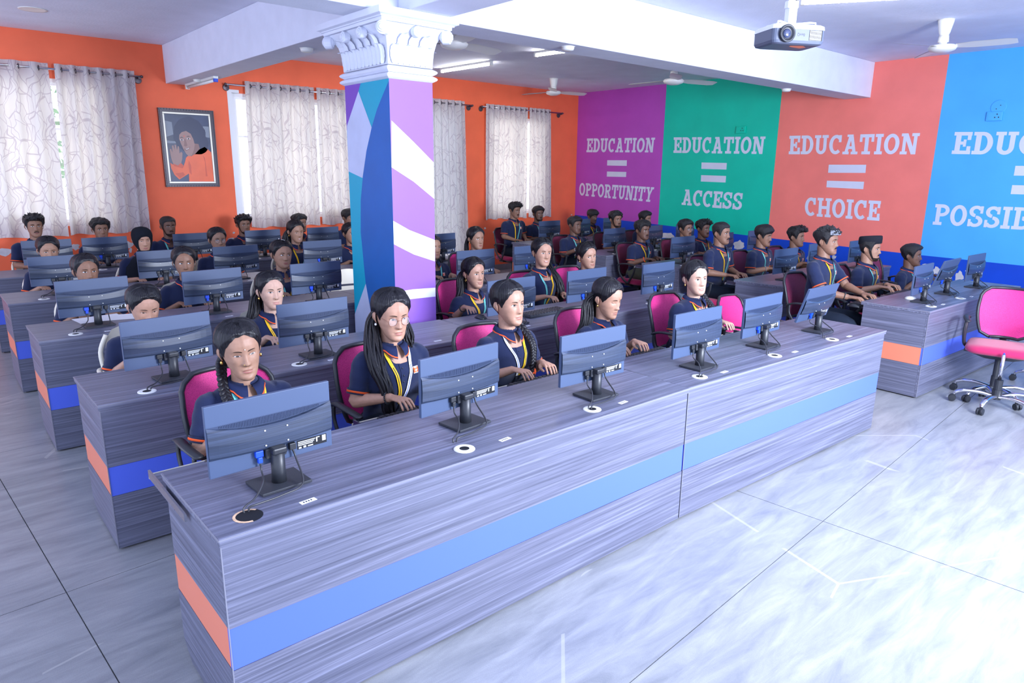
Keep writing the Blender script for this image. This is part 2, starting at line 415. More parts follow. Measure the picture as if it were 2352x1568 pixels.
# ---- slab-serif letters, each a set of polygons in a box one unit high
def _r(x0, y0, x1, y1): return [(x0, y0), (x1, y0), (x1, y1), (x0, y1)]
def _arc(cx, cy, rx, ry, ix, iy, a0, a1, n=14):
    out = []
    for i in range(n):
        s, t = radians(lerp(a0, a1, i/n)), radians(lerp(a0, a1, (i+1)/n))
        out.append([(cx+ix*cos(s), cy+iy*sin(s)), (cx+rx*cos(s), cy+ry*sin(s)), (cx+rx*cos(t), cy+ry*sin(t)), (cx+ix*cos(t), cy+iy*sin(t))])
    return out
GLY = {
 'E': (.74, [_r(.09, 0, .31, 1), _r(0, .84, .74, 1), _r(.57, .64, .72, .86), _r(0, 0, .76, .16), _r(.58, .14, .74, .36), _r(.3, .43, .5, .57), _r(.42, .34, .54, .66)]),
 'D': (.80, [_r(.1, 0, .32, 1), _r(0, .84, .4, 1), _r(0, 0, .4, .16)] + _arc(.38, .5, .42, .5, .2, .34, -90, 90)),
 'U': (.86, [_r(.1, .32, .31, 1), _r(.56, .32, .76, 1), _r(0, .85, .40, 1), _r(.47, .85, .86, 1)] + _arc(.43, .33, .33, .33, .13, .16, 180, 360)),
 'C': (.78, _arc(.42, .5, .42, .5, .20, .33, 48, 312, 20) + [_r(.58, .62, .74, .98)]),
 'A': (.90, [[(.10, .05), (.30, .05), (.52, .96), (.34, .96)], [(.60, .05), (.80, .05), (.58, .96), (.40, .96)], _r(.26, .27, .64, .41), _r(0, 0, .38, .14), _r(.50, 0, .90, .14), _r(.22, .88, .58, 1)]),
 'T': (.82, [_r(0, .84, .82, 1), _r(0, .62, .15, .86), _r(.67, .62, .82, .86), _r(.30, 0, .52, .9), _r(.16, 0, .66, .15)]),
 'I': (.44, [_r(.11, 0, .33, 1), _r(0, .85, .44, 1), _r(0, 0, .44, .15)]),
 'O': (.84, _arc(.42, .5, .42, .5, .20, .33, 0, 360, 24)),
 'N': (.94, [_r(.10, 0, .27, 1), _r(.66, 0, .84, 1), [(.10, 1), (.34, 1), (.84, 0), (.60, 0)], _r(0, 0, .38, .14), _r(0, .86, .3, 1), _r(.55, .86, .94, 1)]),
 'P': (.78, [_r(.1, 0, .32, 1), _r(0, .84, .42, 1), _r(0, 0, .46, .15), _r(.3, .42, .40, .57)] + _arc(.40, .71, .38, .29, .18, .13, -90, 90)),
 'R': (.88, [_r(.1, 0, .32, 1), _r(0, .84, .42, 1), _r(0, 0, .42, .15), _r(.3, .42, .40, .57), [(.36, .46), (.56, .50), (.80, .05), (.58, .05)], _r(.54, 0, .88, .14)] + _arc(.40, .71, .38, .29, .18, .13, -90, 90)),
 'Y': (.90, [[(.10, .95), (.32, .95), (.56, .42), (.36, .42)], [(.60, .95), (.80, .95), (.54, .42), (.36, .42)], _r(.34, 0, .56, .5), _r(0, .86, .40, 1), _r(.52, .86, .90, 1), _r(.2, 0, .70, .14)]),
 'S': (.74, _arc(.37, .73, .35, .27, .15, .12, 20, 265) + _arc(.37, .27, .37, .27, .16, .12, -165, 88) + [_r(.56, .64, .70, .98), _r(.02, .02, .16, .36)]),
 'H': (.94, [_r(.1, 0, .31, 1), _r(.63, 0, .84, 1), _r(.3, .42, .64, .58), _r(0, 0, .40, .14), _r(.54, 0, .94, .14), _r(0, .86, .40, 1), _r(.54, .86, .94, 1)]),
 'L': (.72, [_r(.1, 0, .32, 1), _r(0, .85, .44, 1), _r(0, 0, .72, .15), _r(.57, .1, .72, .36)]),
 'B': (.82, [_r(.1, 0, .32, 1), _r(0, .85, .44, 1), _r(0, 0, .44, .15)] + _arc(.42, .72, .36, .28, .17, .13, -90, 90) + _arc(.44, .28, .38, .28, .18, .13, -90, 90))}
def word_mesh(txt, mp, gap=.07):
    x = 0; mb = MB()
    tot = sum(GLY[c][0] for c in txt)+gap*(len(txt)-1)
    for c in txt:
        w, ps = GLY[c]
        for n_, p in enumerate(ps):
            q = [mp((x+px)/tot, py)-Vector((.0003+.00012*n_, 0, 0)) for px, py in p]; ar = sum(q[i].y*q[(i+1) % len(q)].z-q[(i+1) % len(q)].y*q[i].z for i in range(len(q)))
            mb.poly(q if ar < 0 else q[::-1])
        x += w+gap
    return mb, tot
def bil(TL, TR, BL, BR):
    P = [wr(*q) for q in (TL, TR, BL, BR)]
    def mp(s, t):
        p = P[2]*(1-s)*(1-t)+P[3]*s*(1-t)+P[0]*(1-s)*t+P[1]*s*t
        return Vector((RX-.0015, p.y, p.z))
    return mp
def painted_word(txt, *q):
    word_mesh(txt, bil(*q))[0].build('painted_word', m_letter, wall_r, fixn=False)
def painted_bar(*q):
    mp = bil(*q); MB().poly([mp(0, 0), mp(1, 0), mp(1, 1), mp(0, 1)]).build('painted_bar', m_letter, wall_r, fixn=False)
painted_word('EDUCATION', (1348.5, 318), (1505, 316), (1347, 349.5), (1501.5, 350))
painted_bar((1395, 367.8), (1440, 368), (1394.5, 380), (1439.5, 380.8)); painted_bar((1394.3, 393.8), (1438.8, 394.8), (1393.8, 405.5), (1438, 406.3))
painted_word('OPPORTUNITY', (1331, 419.5), (1503, 430), (1330.5, 448.5), (1497, 464))
painted_word('EDUCATION', (1547.8, 315.4), (1758.8, 313.4), (1547, 351), (1754, 353.6))
painted_bar((1611.6, 373), (1669.5, 374.3), (1611, 387.6), (1668.5, 389.3)); painted_bar((1610.6, 402), (1667.8, 404), (1609.8, 416.6), (1666.5, 419))
painted_word('ACCESS', (1568.5, 434.5), (1708, 443), (1565.6, 470), (1703, 482.5))
painted_word('EDUCATION', (1813.6, 311.8), (2113.5, 305.5), (1811.5, 354.2), (2106.5, 354.4))
painted_bar((1903.8, 378), (1989.7, 378.2), (1902, 396.6), (1988, 397)); painted_bar((1899.4, 414.8), (1984.9, 417.2), (1898.2, 430), (1983, 434.3))
painted_word('CHOICE', (1850, 452.5), (2023.9, 461.5), (1848, 495), (2019, 507))
def wpt(y, z): return Vector((RX-.0015, y, z))
eL, eR = wr(2193.5, 303), wr(2344.5, 298.7); full = (eL.y-eR.y)/.335
def sky_map(y0, w, zt0, zb0, dz):
    return lambda s, t: wpt(y0-w*s, lerp(zb0, zt0, t)+dz*s)
zt0, zb0 = wr(2195.7, 303).z, wr(2190.6, 353.4).z
word_mesh('EDUCATION', sky_map(eL.y, full, zt0, zb0, -.06))[0].build('painted_word', m_letter, wall_r, fixn=False)
for tt, bb in (((2332.5, 380.8), (2330.3, 403.2)), ((2325, 425), (2322.8, 445.6))):
    p, q = wr(*tt), wr(*bb); MB().poly([wpt(p.y, q.z), wpt(p.y-.52, q.z), wpt(p.y-.52, p.z), wpt(p.y, p.z)]).build('painted_bar', m_letter, wall_r, fixn=False)
pL, pR = wr(2149, 470), wr(2326, 474.6); zt1, zb1 = wr(2152.8, 468.6).z, wr(2145.8, 515.8).z
fullp = (pL.y-pR.y)/.452
word_mesh('POSSIBILITY', sky_map(pL.y, fullp, zt1, zb1, .0))[0].build('painted_word', m_letter, wall_r, fixn=False)

# peeled paint showing bare plaster
def blob(pts_on, name, parent, off):
    MB().poly(pts_on).build(name, m_bareplaster, parent, fixn=False)
def peel(u, v, ru, rv, right, seed):
    rnd = random.Random(seed); n = 13; ph = [rnd.uniform(.62, 1.15) for _ in range(n)]; pts = []
    for k in range(n):
        a = 2*pi*k/n
        uu, vv = u+ru*cos(a)*ph[k], v-rv*sin(a)*ph[k]
        p = on(uu, vv, 0, RX-.002) if right else on(uu, vv, 1, WY-.002); pts.append(p)
    MB().poly(pts).build('peeled_patch', m_bareplaster, wall_r if right else wall_b, fixn=False)
for k, q in enumerate([(10, 578, 20, 10), (172, 567, 12, 8), (297, 562, 9, 9), (352, 566, 5, 8), (533, 551, 9, 8), (537, 534.5, 3.2, 2.2), (650, 545, 4, 6), (1083, 527, 3, 6), (1092.5, 523, 2, 1.5),
                       (1114, 524, 2.6, 2.8), (1134.5, 533.5, 2.6, 3), (1140.5, 534, 1.5, 2), (1205, 515.5, 2.2, 1.4), (1211, 545, 3, 4.5), (300, 575, 4, 6), (1313, 493, 1.6, 1.4), (1107, 525.4, 1.2, 1)]):
    peel(*q, False, k)
for k, q in enumerate([(1532, 541, 18, 8), (1698, 562, 14, 11), (1723, 567, 4, 4), (1742, 563, 5, 6), (1858, 593, 6, 6), (1916, 590, 6, 4), (2128, 612, 11, 7), (2153, 622, 11, 10), (2203, 634, 11, 12), (2176, 634, 12, 9), (2218.6, 621.7, 1.8, 1.4), (1390, 523, 4, 3)]):
    peel(*q, True, 50+k)

# beams
S('trim_1', MB().box(XL, RX, 4.386, 4.744, BZ, CZ-.0005), m_plaster, bevel=.006)
S('trim_2', MB().box(2.736, 3.087, 4.744, WY, BZ+.001, CZ-.0005), m_plaster, bevel=.006)
S('trim_3', MB().box(2.736, 3.087, YF, 4.386, BZ+.001, CZ-.0005), m_plaster, bevel=.006)

# ---------------------------------------------------------------- column
KX0, KX1, KY0, KY1, KZ = 2.647, 3.009, 4.386, 5.027, 2.436
colm = thing('column', 'square painted column with a white leafy capital between the desk blocks', 'column', ((KX0+KX1)/2, (KY0+KY1)/2, 0)); colm['kind'] = 'structure'
cl = Vector(((KX0+KX1)/2, (KY0+KY1)/2, 0)); hx, hy = (KX1-KX0)/2, (KY1-KY0)/2
sh = MB().box(-hx, hx, -hy, hy, 0, KZ); sh.m = [0, 0, 1, 0, 2, 0]
sh.build('shaft', [m_lilac, m_lilac, m_teal], colm, fixn=False)
def face_poly(px, left, mi_mat, lay):
    pts = []
    for u, v in px:
        p = (on(u, v, 0, KX0) if left else on(u, v, 1, KY0))-cl
        if left: p.x = -hx-.0006*lay; p.y = max(-hy, min(hy, p.y))
        else: p.y = -hy-.0006*lay; p.x = max(-hx, min(hx, p.x))
        p.z = min(max(p.z, 0), KZ); pts.append(p)
    MB().poly(pts).build('painted_shape', mi_mat, colm, fixn=False)
face_poly([(899, 276.6), (950, 326), (999, 373), (999, 456.4), (950, 417), (899, 384)], False, m_whitep, 1)
face_poly([(901, 507), (940, 528), (999, 551), (999, 600), (950, 584), (901, 561)], False, m_whitep, 1)
face_poly([(902, 671), (950, 664), (1000, 660.4), (1000, 680.8), (950, 686), (902, 691)], False, m_whitep, 1)
face_poly([(790, 185), (828, 185), (823.4, 209.5), (800.6, 289.5), (790, 300)], True, m_violet, 1)
face_poly([(823.4, 209.5), (854, 293), (842, 347), (833, 408.7), (798, 393.4), (797, 289.5)], True, m_greyp, 2)
face_poly([(905, 175), (895.6, 185.6), (879.6, 218), (866, 252), (854, 293), (842, 347), (833.6, 408.7), (829, 460), (829, 534), (831.7, 560), (836, 606), (840.7, 654), (846.7, 690), (852.7, 720), (858.7, 741), (866, 800), (915, 850)], True, m_navyp, 3)
face_poly([(840.7, 651), (812, 720), (808, 800), (845, 800), (852.7, 717)], True, m_greyp, 4)
# capital
def rrect(o, z): return [Vector((sx*(hx+o), sy*(hy+o), z)) for sx, sy in ((-1, -1), (1, -1), (1, 1), (-1, 1))]
bell = [(.004, 2.53), (.006, 2.58), (.012, 2.64), (.026, 2.70), (.05, 2.745), (.085, 2.785)]
MB().loft([rrect(o, z) for o, z in bell]).build('capital_bell', m_plaster, colm, bevel=.004)
for z in (2.458, 2.504):
    MB().loft([rrect(.028*sin(pi*t)+.001, z-.022+.044*t) for t in [0, .12, .3, .5, .7, .88, 1]]).build('capital_ring', m_plaster, colm, smooth=False)
MB().loft([rrect(o, z) for o, z in [(.105, 2.785), (.105, 2.806), (.118, 2.806), (.118, 2.814), (.142, 2.822), (.142, 2.866)]]).build('abacus', m_plaster, colm, bevel=.003)
def leaf_mesh(h, w, curl):
    rows = []
    for i in range(11):
        t = i/10; z = 2.535+h*t*(1 if t < .9 else .98); o = interp(bell, 0)[0]
        bo = 0.
        for (o0, z0), (o1, z1) in zip(bell, bell[1:]):
            if z0 <= z <= z1: bo = lerp(o0, o1, (z-z0)/(z1-z0))
        out = bo+.012+curl*max(0, (t-.55)/.45)**2
        zz = z-.03*max(0, (t-.8)/.2)**2
        ww = w*(.55+.6*sin(pi*min(1, t*1.05))**.8)*(1-.55*max(0, (t-.75)/.25))*(1+.10*(i % 2))
        rows.append([Vector((ww*s, -(out+(.010*(1-abs(s))+(.006 if s == 0 else 0))), zz)) for s in (-1, -.6, -.25, 0, .25, .6, 1)])
    mb = MB().grid(rows); mb2 = MB(); mb2.v = mb.v; mb2.f = mb.f; mb2.m = mb.m
    return mb2.mesh('leaf', m_plaster, smooth=True)
lfs, lft = leaf_mesh(.15, .034, .030), leaf_mesh(.225, .030, .036)
for face, (n, half, dist, ang) in enumerate([(4, hx, hy, 0), (6, hy, hx, -90), (4, hx, hy, 180), (6, hy, hx, 90)]):
    for row, me in ((0, lfs), (1, lft)):
        k = n if row == 0 else n-1
        for i in range(k):
            s = -half+2*half*(i+(.5 if row == 0 else 1.))/n
            o = link('acanthus_leaf', me, colm); R = Matrix.Rotation(radians(ang), 4, 'Z')
            o.matrix_local = R @ Matrix.Translation((s, -dist, 0))
def volute():
    mb = MB()
    for r, d in ((.047, .03), (.034, .040), (.020, .048)):
        mb.lathe([(r*.9, -d), (r, -d+.006), (r, d-.006), (r*.9, d)], 18, M4=Matrix.Rotation(pi/2, 4, 'X'))
    return mb.mesh('volute', m_plaster, smooth=False, bevel=.002)
vm = volute()
for sx in (-1, 1):
    for sy in (-1, 1):
        o = link('volute', vm, colm, (sx*(hx+.075), sy*(hy+.075), 2.742)); o.rotation_euler = (0, 0, radians(45*sx*sy+90))
for (x, y, a) in [(0, -hy-.085, 90), (-hx-.085, -.12, 0), (-hx-.085, .12, 0), (hx+.085, 0, 0)]:
    o = link('volute', vm, colm, (x, y, 2.745)); o.rotation_euler = (0, 0, radians(a+90)); o.scale = (.8, .8, .8)

# ---------------------------------------------------------------- windows
for k, (x0, x1, z0, z1) in enumerate(WIN):
    t = .05; fr = MB()
    fr.box(x0, x0+t, WY+.02, WY+.12, z0, z1).box(x1-t, x1, WY+.02, WY+.12, z0, z1).box(x0+t, x1-t, WY+.02, WY+.12, z0, z0+t).box(x0+t, x1-t, WY+.02, WY+.12, z1-t, z1)
    w = S('window_%d' % (k+1), fr, m_whitep, bevel=.003)
    n = 3 if x1-x0 > 1.6 else 2
    for i in range(n):
        a, b = lerp(x0+t, x1-t, i/n), lerp(x0+t, x1-t, (i+1)/n); sf = MB(); q = .028
        y0, y1 = WY+.05, WY+.085
        sf.box(a, a+q, y0, y1, z0+t, z1-t).box(b-q, b, y0, y1, z0+t, z1-t).box(a+q, b-q, y0, y1, z0+t, z0+t+q).box(a+q, b-q, y0, y1, z1-t-q, z1-t).box(a+q, b-q, y0, y1, lerp(z0, z1, .66), lerp(z0, z1, .66)+q)
        s = sf.build('window_sash', m_whitep, w)
        MB().box(a+q, b-q, WY+.066, WY+.070, z0+t+q, z1-t-q).build('window_pane', m_pane, s)
MB().box(3.50, 3.56, WY-.006, WY+.06, 1.05, 2.86).box(3.56, 3.66, WY-.006, WY+.06, 2.82, 2.86).build('window_casing', m_whitep, bpy.data.objects['window_2'])
# tree outside
tr = thing('tree', 'green leafy tree outside the window left of the column', 'tree', (3.2, 14.5, 0))
MB().tube([(0, 0, 0), (.05, 0, 1.2), (-.05, .1, 2.6)], [.14, .11, .07], 10).build('trunk', m_bark, tr, smooth=True)
rnd = random.Random(3); fo = MB()
for k in range(900):
    c = Vector((rnd.gauss(0, .75), rnd.gauss(0, .6), rnd.uniform(1.2, 3.4))); a = Vector((rnd.uniform(-1, 1), rnd.uniform(-1, 1), rnd.uniform(-1, 1))).normalized()*.10
    b = a.orthogonal().normalized()*.05; fo.add([c-a, c+b, c+a, c-b], [(0, 1, 2, 3)])
o = fo.build('foliage', m_leaf, tr, fixn=False); o['kind'] = 'stuff'

# ---------------------------------------------------------------- curtains and rods
def curtain_panel(xt0, xt1, xb0, xb1, zt, zbm, nf, seed, y=WY-.085):
    rnd = random.Random(seed); ph = rnd.uniform(0, 6); rows = []; nu, nv = nf*8, 22; uv = []
    for j in range(nv+1):
        t = j/nv; row = []
        for i in range(nu+1):
            s = i/nu; x = lerp(lerp(xt0, xt1, s), lerp(xb0, xb1, s), t)
            am = .030*(1-.15*t); w = sin(2*pi*nf*s+.5*sin(3*t+ph)*t+.35*t*sin(7*s+ph)); y2 = y-am*w+.010*sin(11*s+ph)*t
            z = lerp(zt, zbm, t)+(.010*sin(2*pi*nf*s*.5+ph) if j == nv else 0)
            row.append(Vector((x+.008*cos(2*pi*nf*s)*t, y2, z))); uv.append((s*nf*.30*.62, -t*(zt-zbm)))
        rows.append(row)
    mb = MB().grid(rows); me = mb.mesh('curtain', m_curtain, smooth=True, fixn=False)
    ul = me.uv_layers.new(name='uv')
    for lp in me.loops: ul.data[lp.index].uv = uv[lp.vertex_index]
    return me
def curtain(label, rod, xt0, xt1, xb0, xb1, zt, zbm, nf, seed):
    t = thing('curtain', label, 'curtain', (0, 0, 0), group='patterned curtains on steel rods')
    link('curtain_panel', curtain_panel(xt0, xt1, xb0, xb1, zt, zbm, nf, seed), t)
    rg = MB()
    for i in range(nf):
        M4 = Matrix.Translation((lerp(xt0, xt1, (i+.5)/nf), WY-.085, rod)) @ Matrix.Rotation(pi/2, 4, 'Y')
        tmp = MB(); n = 12
        MBt = [[M4 @ Vector(((.024+.006*cos(2*pi*b/6))*cos(2*pi*a/n), (.024+.006*cos(2*pi*b/6))*sin(2*pi*a/n), .006*sin(2*pi*b/6))) for b in range(6)] for a in range(n+1)]
        e = MB().loft(MBt, True, False, False).build('eyelet', m_darkmetal, t, smooth=True)
    # hem band at the foot
    return t
def rod(label, x0, x1, z, ends):
    t = thing('curtain_rod', label, 'curtain rod', (0, 0, 0), group='steel curtain rods')
    MB().tube([(x0, WY-.085, z), (x1, WY-.085, z)], .0125, 12).build('rod', m_steel, t, smooth=True)
    for x in ends:
        MB().lathe([(.042, -.006), (.045, 0), (.040, .010), (.012, .014)], 18, M4=Matrix.Translation((x, WY-.01, z-.035)) @ Matrix.Rotation(pi/2, 4, 'X')).build('rod_bracket', m_darkmetal, t)
        MB().box(x-.012, x+.012, WY-.10, WY-.008, z-.028, z-.012).build('rod_arm', m_darkmetal, t)
        MB().ell((x+(.03 if x == x1 or x > (x0+x1)/2 else -.03), WY-.085, z), .018, .018, .018).build('rod_finial', m_darkmetal, t, smooth=True)
rod('steel curtain rod over the leftmost window', -.3, 2.44, 2.915, (-.25, 2.41))
rod('steel curtain rod left of the painted column, over the second window', 3.46, 7.62, 2.915, (3.49, 7.60))
rod('steel curtain rod over the curtain nearest the purple wall', 7.84, 9.84, 2.915, (7.87, 9.78))
curtain('leaf-patterned curtain at the left edge of the room', 2.915, -.25, 1.46, -.5, 1.42, 2.975, 1.0, 9, 1)
curtain('leaf-patterned curtain just left of the framed portrait', 2.915, 1.52, 2.36, 1.44, 2.33, 2.975, 1.01, 6, 2)
curtain('leaf-patterned curtain just right of the framed portrait', 2.915, 3.72, 4.72, 3.66, 4.70, 2.975, 1.0, 7, 3)
curtain('leaf-patterned curtain partly hidden by the left side of the column', 2.915, 4.76, 5.85, 4.74, 5.9, 2.975, 1.0, 8, 4)
curtain('long curtain hanging right of the column down to the floor', 2.915, 6.2, 7.46, 6.15, 7.56, 2.975, .03, 9, 5)
curtain('patterned curtain behind the two boys in the far corner, left half', 2.915, 7.93, 8.92, 7.91, 8.91, 2.965, .965, 8, 6)
curtain('patterned curtain nearest the purple wall, narrow right half', 2.915, 8.96, 9.50, 8.98, 9.58, 2.965, .965, 5, 7)

# ---------------------------------------------------------------- framed portrait
PX0, PX1, PZ0, PZ1 = 2.60, 3.285, 1.575, 2.565
pt = thing('framed_portrait', 'framed portrait of a curly haired man in orange raising one hand, on the orange wall', 'picture', ((PX0+PX1)/2, WY, (PZ0+PZ1)/2))
hw_, hh_ = (PX1-PX0)/2, (PZ1-PZ0)/2
def frame_ring(a, b, y0, y1):
    mb = MB()
    for (w0, h0, w1, h1) in [(-a[0], -a[1], a[0], -b[1]), (-a[0], b[1], a[0], a[1]), (-a[0], -b[1], -b[0], b[1]), (b[0], -b[1], a[0], b[1])]:
        mb.box(w0, w1, y0, y1, h0, h1)
    return mb
fo_ = frame_ring((hw_, hh_), (hw_-.045, hh_-.045), -.045, -.002)
rnd = random.Random(8)
for k in range(60):
    per = k/60
    for sgn in (-1, 1):
        fo_.ell((sgn*(hw_-.012), -.045, lerp(-hh_, hh_, per)), .007, .006, .008, 6, 4)
    if k % 3 == 0: fo_.ell((lerp(-hw_, hw_, per), -.045, hh_-.012), .008, .006, .007, 6, 4); fo_.ell((lerp(-hw_, hw_, per), -.045, -hh_+.012), .008, .006, .007, 6, 4)
fo_.build('frame', M('dark_carved_frame', (.05, .04, .05), .3, .6, .3), pt)
frame_ring((hw_-.045, hh_-.045), (hw_-.068, hh_-.068), -.036, -.002).build('frame_slip', M('pale_gilt', (.70, .66, .55), .35, .5, .3), pt, bevel=.003)
iw, ih = hw_-.068, hh_-.068
pm = dict(bgp=M('portrait_dark', (.035, .05, .11), .3, .5, nscale=3, namt=.4), hair=M('portrait_hair', (.018, .026, .075), .35, .5), skin=M('portrait_skin', (.36, .20, .17), .35, .5), skin2=M('portrait_skin_shade', (.24, .115, .10), .35, .5),
          robe=M('portrait_robe', (.88, .13, .03), .35, .5, nscale=5, namt=.08), fold=M('portrait_fold', (.66, .075, .02), .35, .5), pale=M('portrait_pale', (.22, .25, .30), .35, .5), eye=M('portrait_eye', (.04, .025, .03), .35, .5), tooth=M('portrait_tooth', (.62, .55, .53), .35, .5))
MB().box(-iw, iw, -.014, -.002, -ih, ih).build('picture_backing', pm['bgp'], pt)
pp = MB(); pl = ['pale', 'hair', 'robe', 'skin', 'skin2', 'fold', 'eye', 'tooth']
def P2(pts, m, lay):
    # coordinates 0..1 across and down the picture
    q = [Vector((lerp(-iw, iw, min(1, max(0, x))), -.0145-.0006*lay, lerp(ih, -ih, min(1, max(0, y))))) for x, y in pts]
    pp.poly(q, pl.index(m))
def ov(cx, cy, rx, ry, n=24, wob=0., a0=0, seed=0):
    r = random.Random(seed); return [(cx+rx*cos(2*pi*k/n+a0)*(1+wob*r.uniform(-1, 1)), cy+ry*sin(2*pi*k/n+a0)*(1+wob*r.uniform(-1, 1))) for k in range(n)]
P2([(0, .1), (.16, .12), (.17, .3), (0, .34)], 'pale', 1); P2([(.86, .16), (1, .16), (1, .33), (.88, .32)], 'pale', 1); P2([(0, .39), (.22, .40), (.2, .43), (0, .43)], 'pale', 1)
P2(ov(.54, .30, .37, .27, 40, .035, seed=4), 'hair', 2)
P2(ov(.70, .42, .26, .17, 30, .03, seed=9), 'hair', 3)
P2([(.40, .64), (.47, .60), (.60, .56), (.76, .50), (.86, .47), (1, .55), (1, 1), (.42, 1), (.43, .88), (.33, .92), (.20, .97), (.10, .90), (.04, .80), (.03, .72), (.10, .75), (.26, .75), (.32, .78), (.37, .70)], 'robe', 3)
P2([(.60, .42), (.72, .43), (.74, .50), (.62, .58), (.52, .62), (.46, .58)], 'skin2', 4)
P2([(.30, .30), (.36, .26), (.46, .24), (.56, .28), (.61, .36), (.63, .44), (.60, .52), (.54, .60), (.47, .62), (.41, .58), (.36, .51), (.31, .42), (.285, .36)], 'skin', 5)
P2([(.055, .60), (.05, .52), (.085, .51), (.11, .57), (.105, .47), (.14, .455), (.165, .53), (.165, .45), (.20, .45), (.215, .53), (.235, .47), (.265, .475), (.265, .58), (.30, .55), (.33, .57), (.31, .66), (.27, .74), (.18, .77), (.10, .75), (.07, .68)], 'skin', 5)
P2([(.27, .72), (.33, .76), (.30, .80), (.12, .77), (.09, .73), (.2, .76)], 'fold', 6)
P2([(.46, .68), (.50, .76), (.49, .90), (.45, .86), (.44, .74)], 'fold', 4); P2([(.80, .60), (.84, .64), (.86, .92), (.82, .92), (.83, .70)], 'fold', 4); P2([(.12, .88), (.3, .86), (.34, .90), (.22, .95)], 'fold', 4)
for x, y in ((.345, .375), (.50, .355)):
    P2(ov(x, y, .042, .012, 12), 'tooth', 6); P2(ov(x, y, .018, .012, 10), 'eye', 7)
    P2([(x-.055, y-.028), (x+.0, y-.045), (x+.055, y-.034), (x+.0, y-.032)], 'eye', 7)
P2([(.405, .36), (.43, .36), (.46, .455), (.42, .475), (.375, .46), (.39, .44)], 'skin2', 6)
P2([(.37, .505), (.44, .50), (.52, .47), (.50, .51), (.43, .535), (.39, .53)], 'skin2', 6); P2([(.40, .508), (.45, .504), (.50, .485), (.48, .507), (.43, .52)], 'tooth', 7)
P2(ov(.405, .32, .012, .012, 10), 'fold', 7)
pp.build('printed_picture', [pm[k] for k in pl], pt, fixn=False)

# ---------------------------------------------------------------- ceiling fans
def fan(label, x, y, zh, rot):
    t = thing('ceiling_fan', label, 'fan', (x, y, 0), rot, 'cream ceiling fans')
    mf = M('fan_cream', (.78, .76, .72), .35, .5)
    MB().lathe([(.035, CZ-.16), (.05, CZ-.12), (.07, CZ-.03), (.075, CZ)], 20).build('canopy', mf, t, smooth=True)
    MB().lathe([(.013, zh+.10), (.013, CZ-.15)], 10).build('down_rod', mf, t, smooth=True)
    MB().lathe([(.02, zh+.13), (.045, zh+.12), (.05, zh+.06), (.035, zh+.055), (.035, zh+.04), (.115, zh+.03), (.13, zh+.01), (.115, zh-.015), (.06, zh-.035), (.01, zh-.037)], 24).build('motor', mf, t, smooth=True)
    bl = MB(); rows = []
    for i in range(8):
        r = .12+.50*i/7; w = lerp(.045, .070, min(1, i/2)) if i < 7 else .05
        rows.append([Vector((r, s*w, zh+.02-.10*s*w*2.2-.012*(r-.1))) for s in (-1, 0, 1)])
    bl.grid(rows); v0 = list(bl.v); n0 = len(bl.v); bl.add([p-Vector((0, 0, .004)) for p in v0], [tuple(reversed(f)) for f in bl.f])
    me = bl.mesh('blade', mf, smooth=True, fixn=False)
    for k in range(3):
        o = link('blade', me, t); o.rotation_euler = (0, 0, 2*pi*k/3)
fan('cream ceiling fan over the right block, nearest the projector', 8.07, 2.79, zat(8.07, 2.79, 112), radians(38))
fan('small cream ceiling fan in the far corner before the orange wall', 8.439, 8.753, zat(8.439, 8.753, 214), radians(-16))
pC = on(1547, 188, 2, 2.93); fan('cream ceiling fan hanging behind the long beam above the green wall', pC.x, pC.y, 2.93, radians(-20))
pD = on(1043, 104, 2, 2.93); fan('cream ceiling fan beside the column capital', pD.x, pD.y, 2.93, radians(10))

# ---------------------------------------------------------------- tube lights
def tube_light(label, a, b, lit, up=(0, 0, 1)):
    a, b = Vector(a), Vector(b); L = (b-a).length; t = thing('tube_light', label, 'light fixture', (a+b)/2, math.atan2((b-a).y, (b-a).x), 'ceiling tube lights')
    u = Vector(up); R = Matrix.Identity(4) if u.z > .5 else Matrix.Rotation(radians(-90), 4, 'X')
    MB().box(-L/2, L/2, -.028, .028, -.028, 0).xf(R).build('batten', m_white, t, bevel=.004)
    MB().tube([(-L/2+.03, 0, -.045), (L/2-.03, 0, -.045)], .016, 12).xf(R).build('tube', m_tube if lit else m_tubeoff, t, smooth=True)
    for x in (-L/2+.015, L/2-.015): MB().box(x-.015, x+.015, -.024, .024, -.065, -.028).xf(R).build('end_cap', m_bluevga if x > 0 and not lit else m_white, t, bevel=.003)
tube_light('lit tube light on the ceiling behind the column capital', (6.45, 9.16, CZ), (6.50, 8.0, CZ), True)
tube_light('lit tube light partly hidden above the long beam', (6.45, 7.05, CZ), (6.56, 5.9, CZ), True)
tube_light('unlit tube light with a blue end cap on the side of the far beam', (3.087, 7.50, 2.925), (3.087, 6.25, 2.925), False, (1, 0, 0))
tube_light('unlit tube light under the far beam close to the orange wall', (2.95, 9.85, BZ), (2.95, 8.75, BZ), False)
tube_light('lit tube light at the top edge right of the projector', (6.19, 3.33, CZ-.001), (6.75, 2.45, CZ-.001), True)
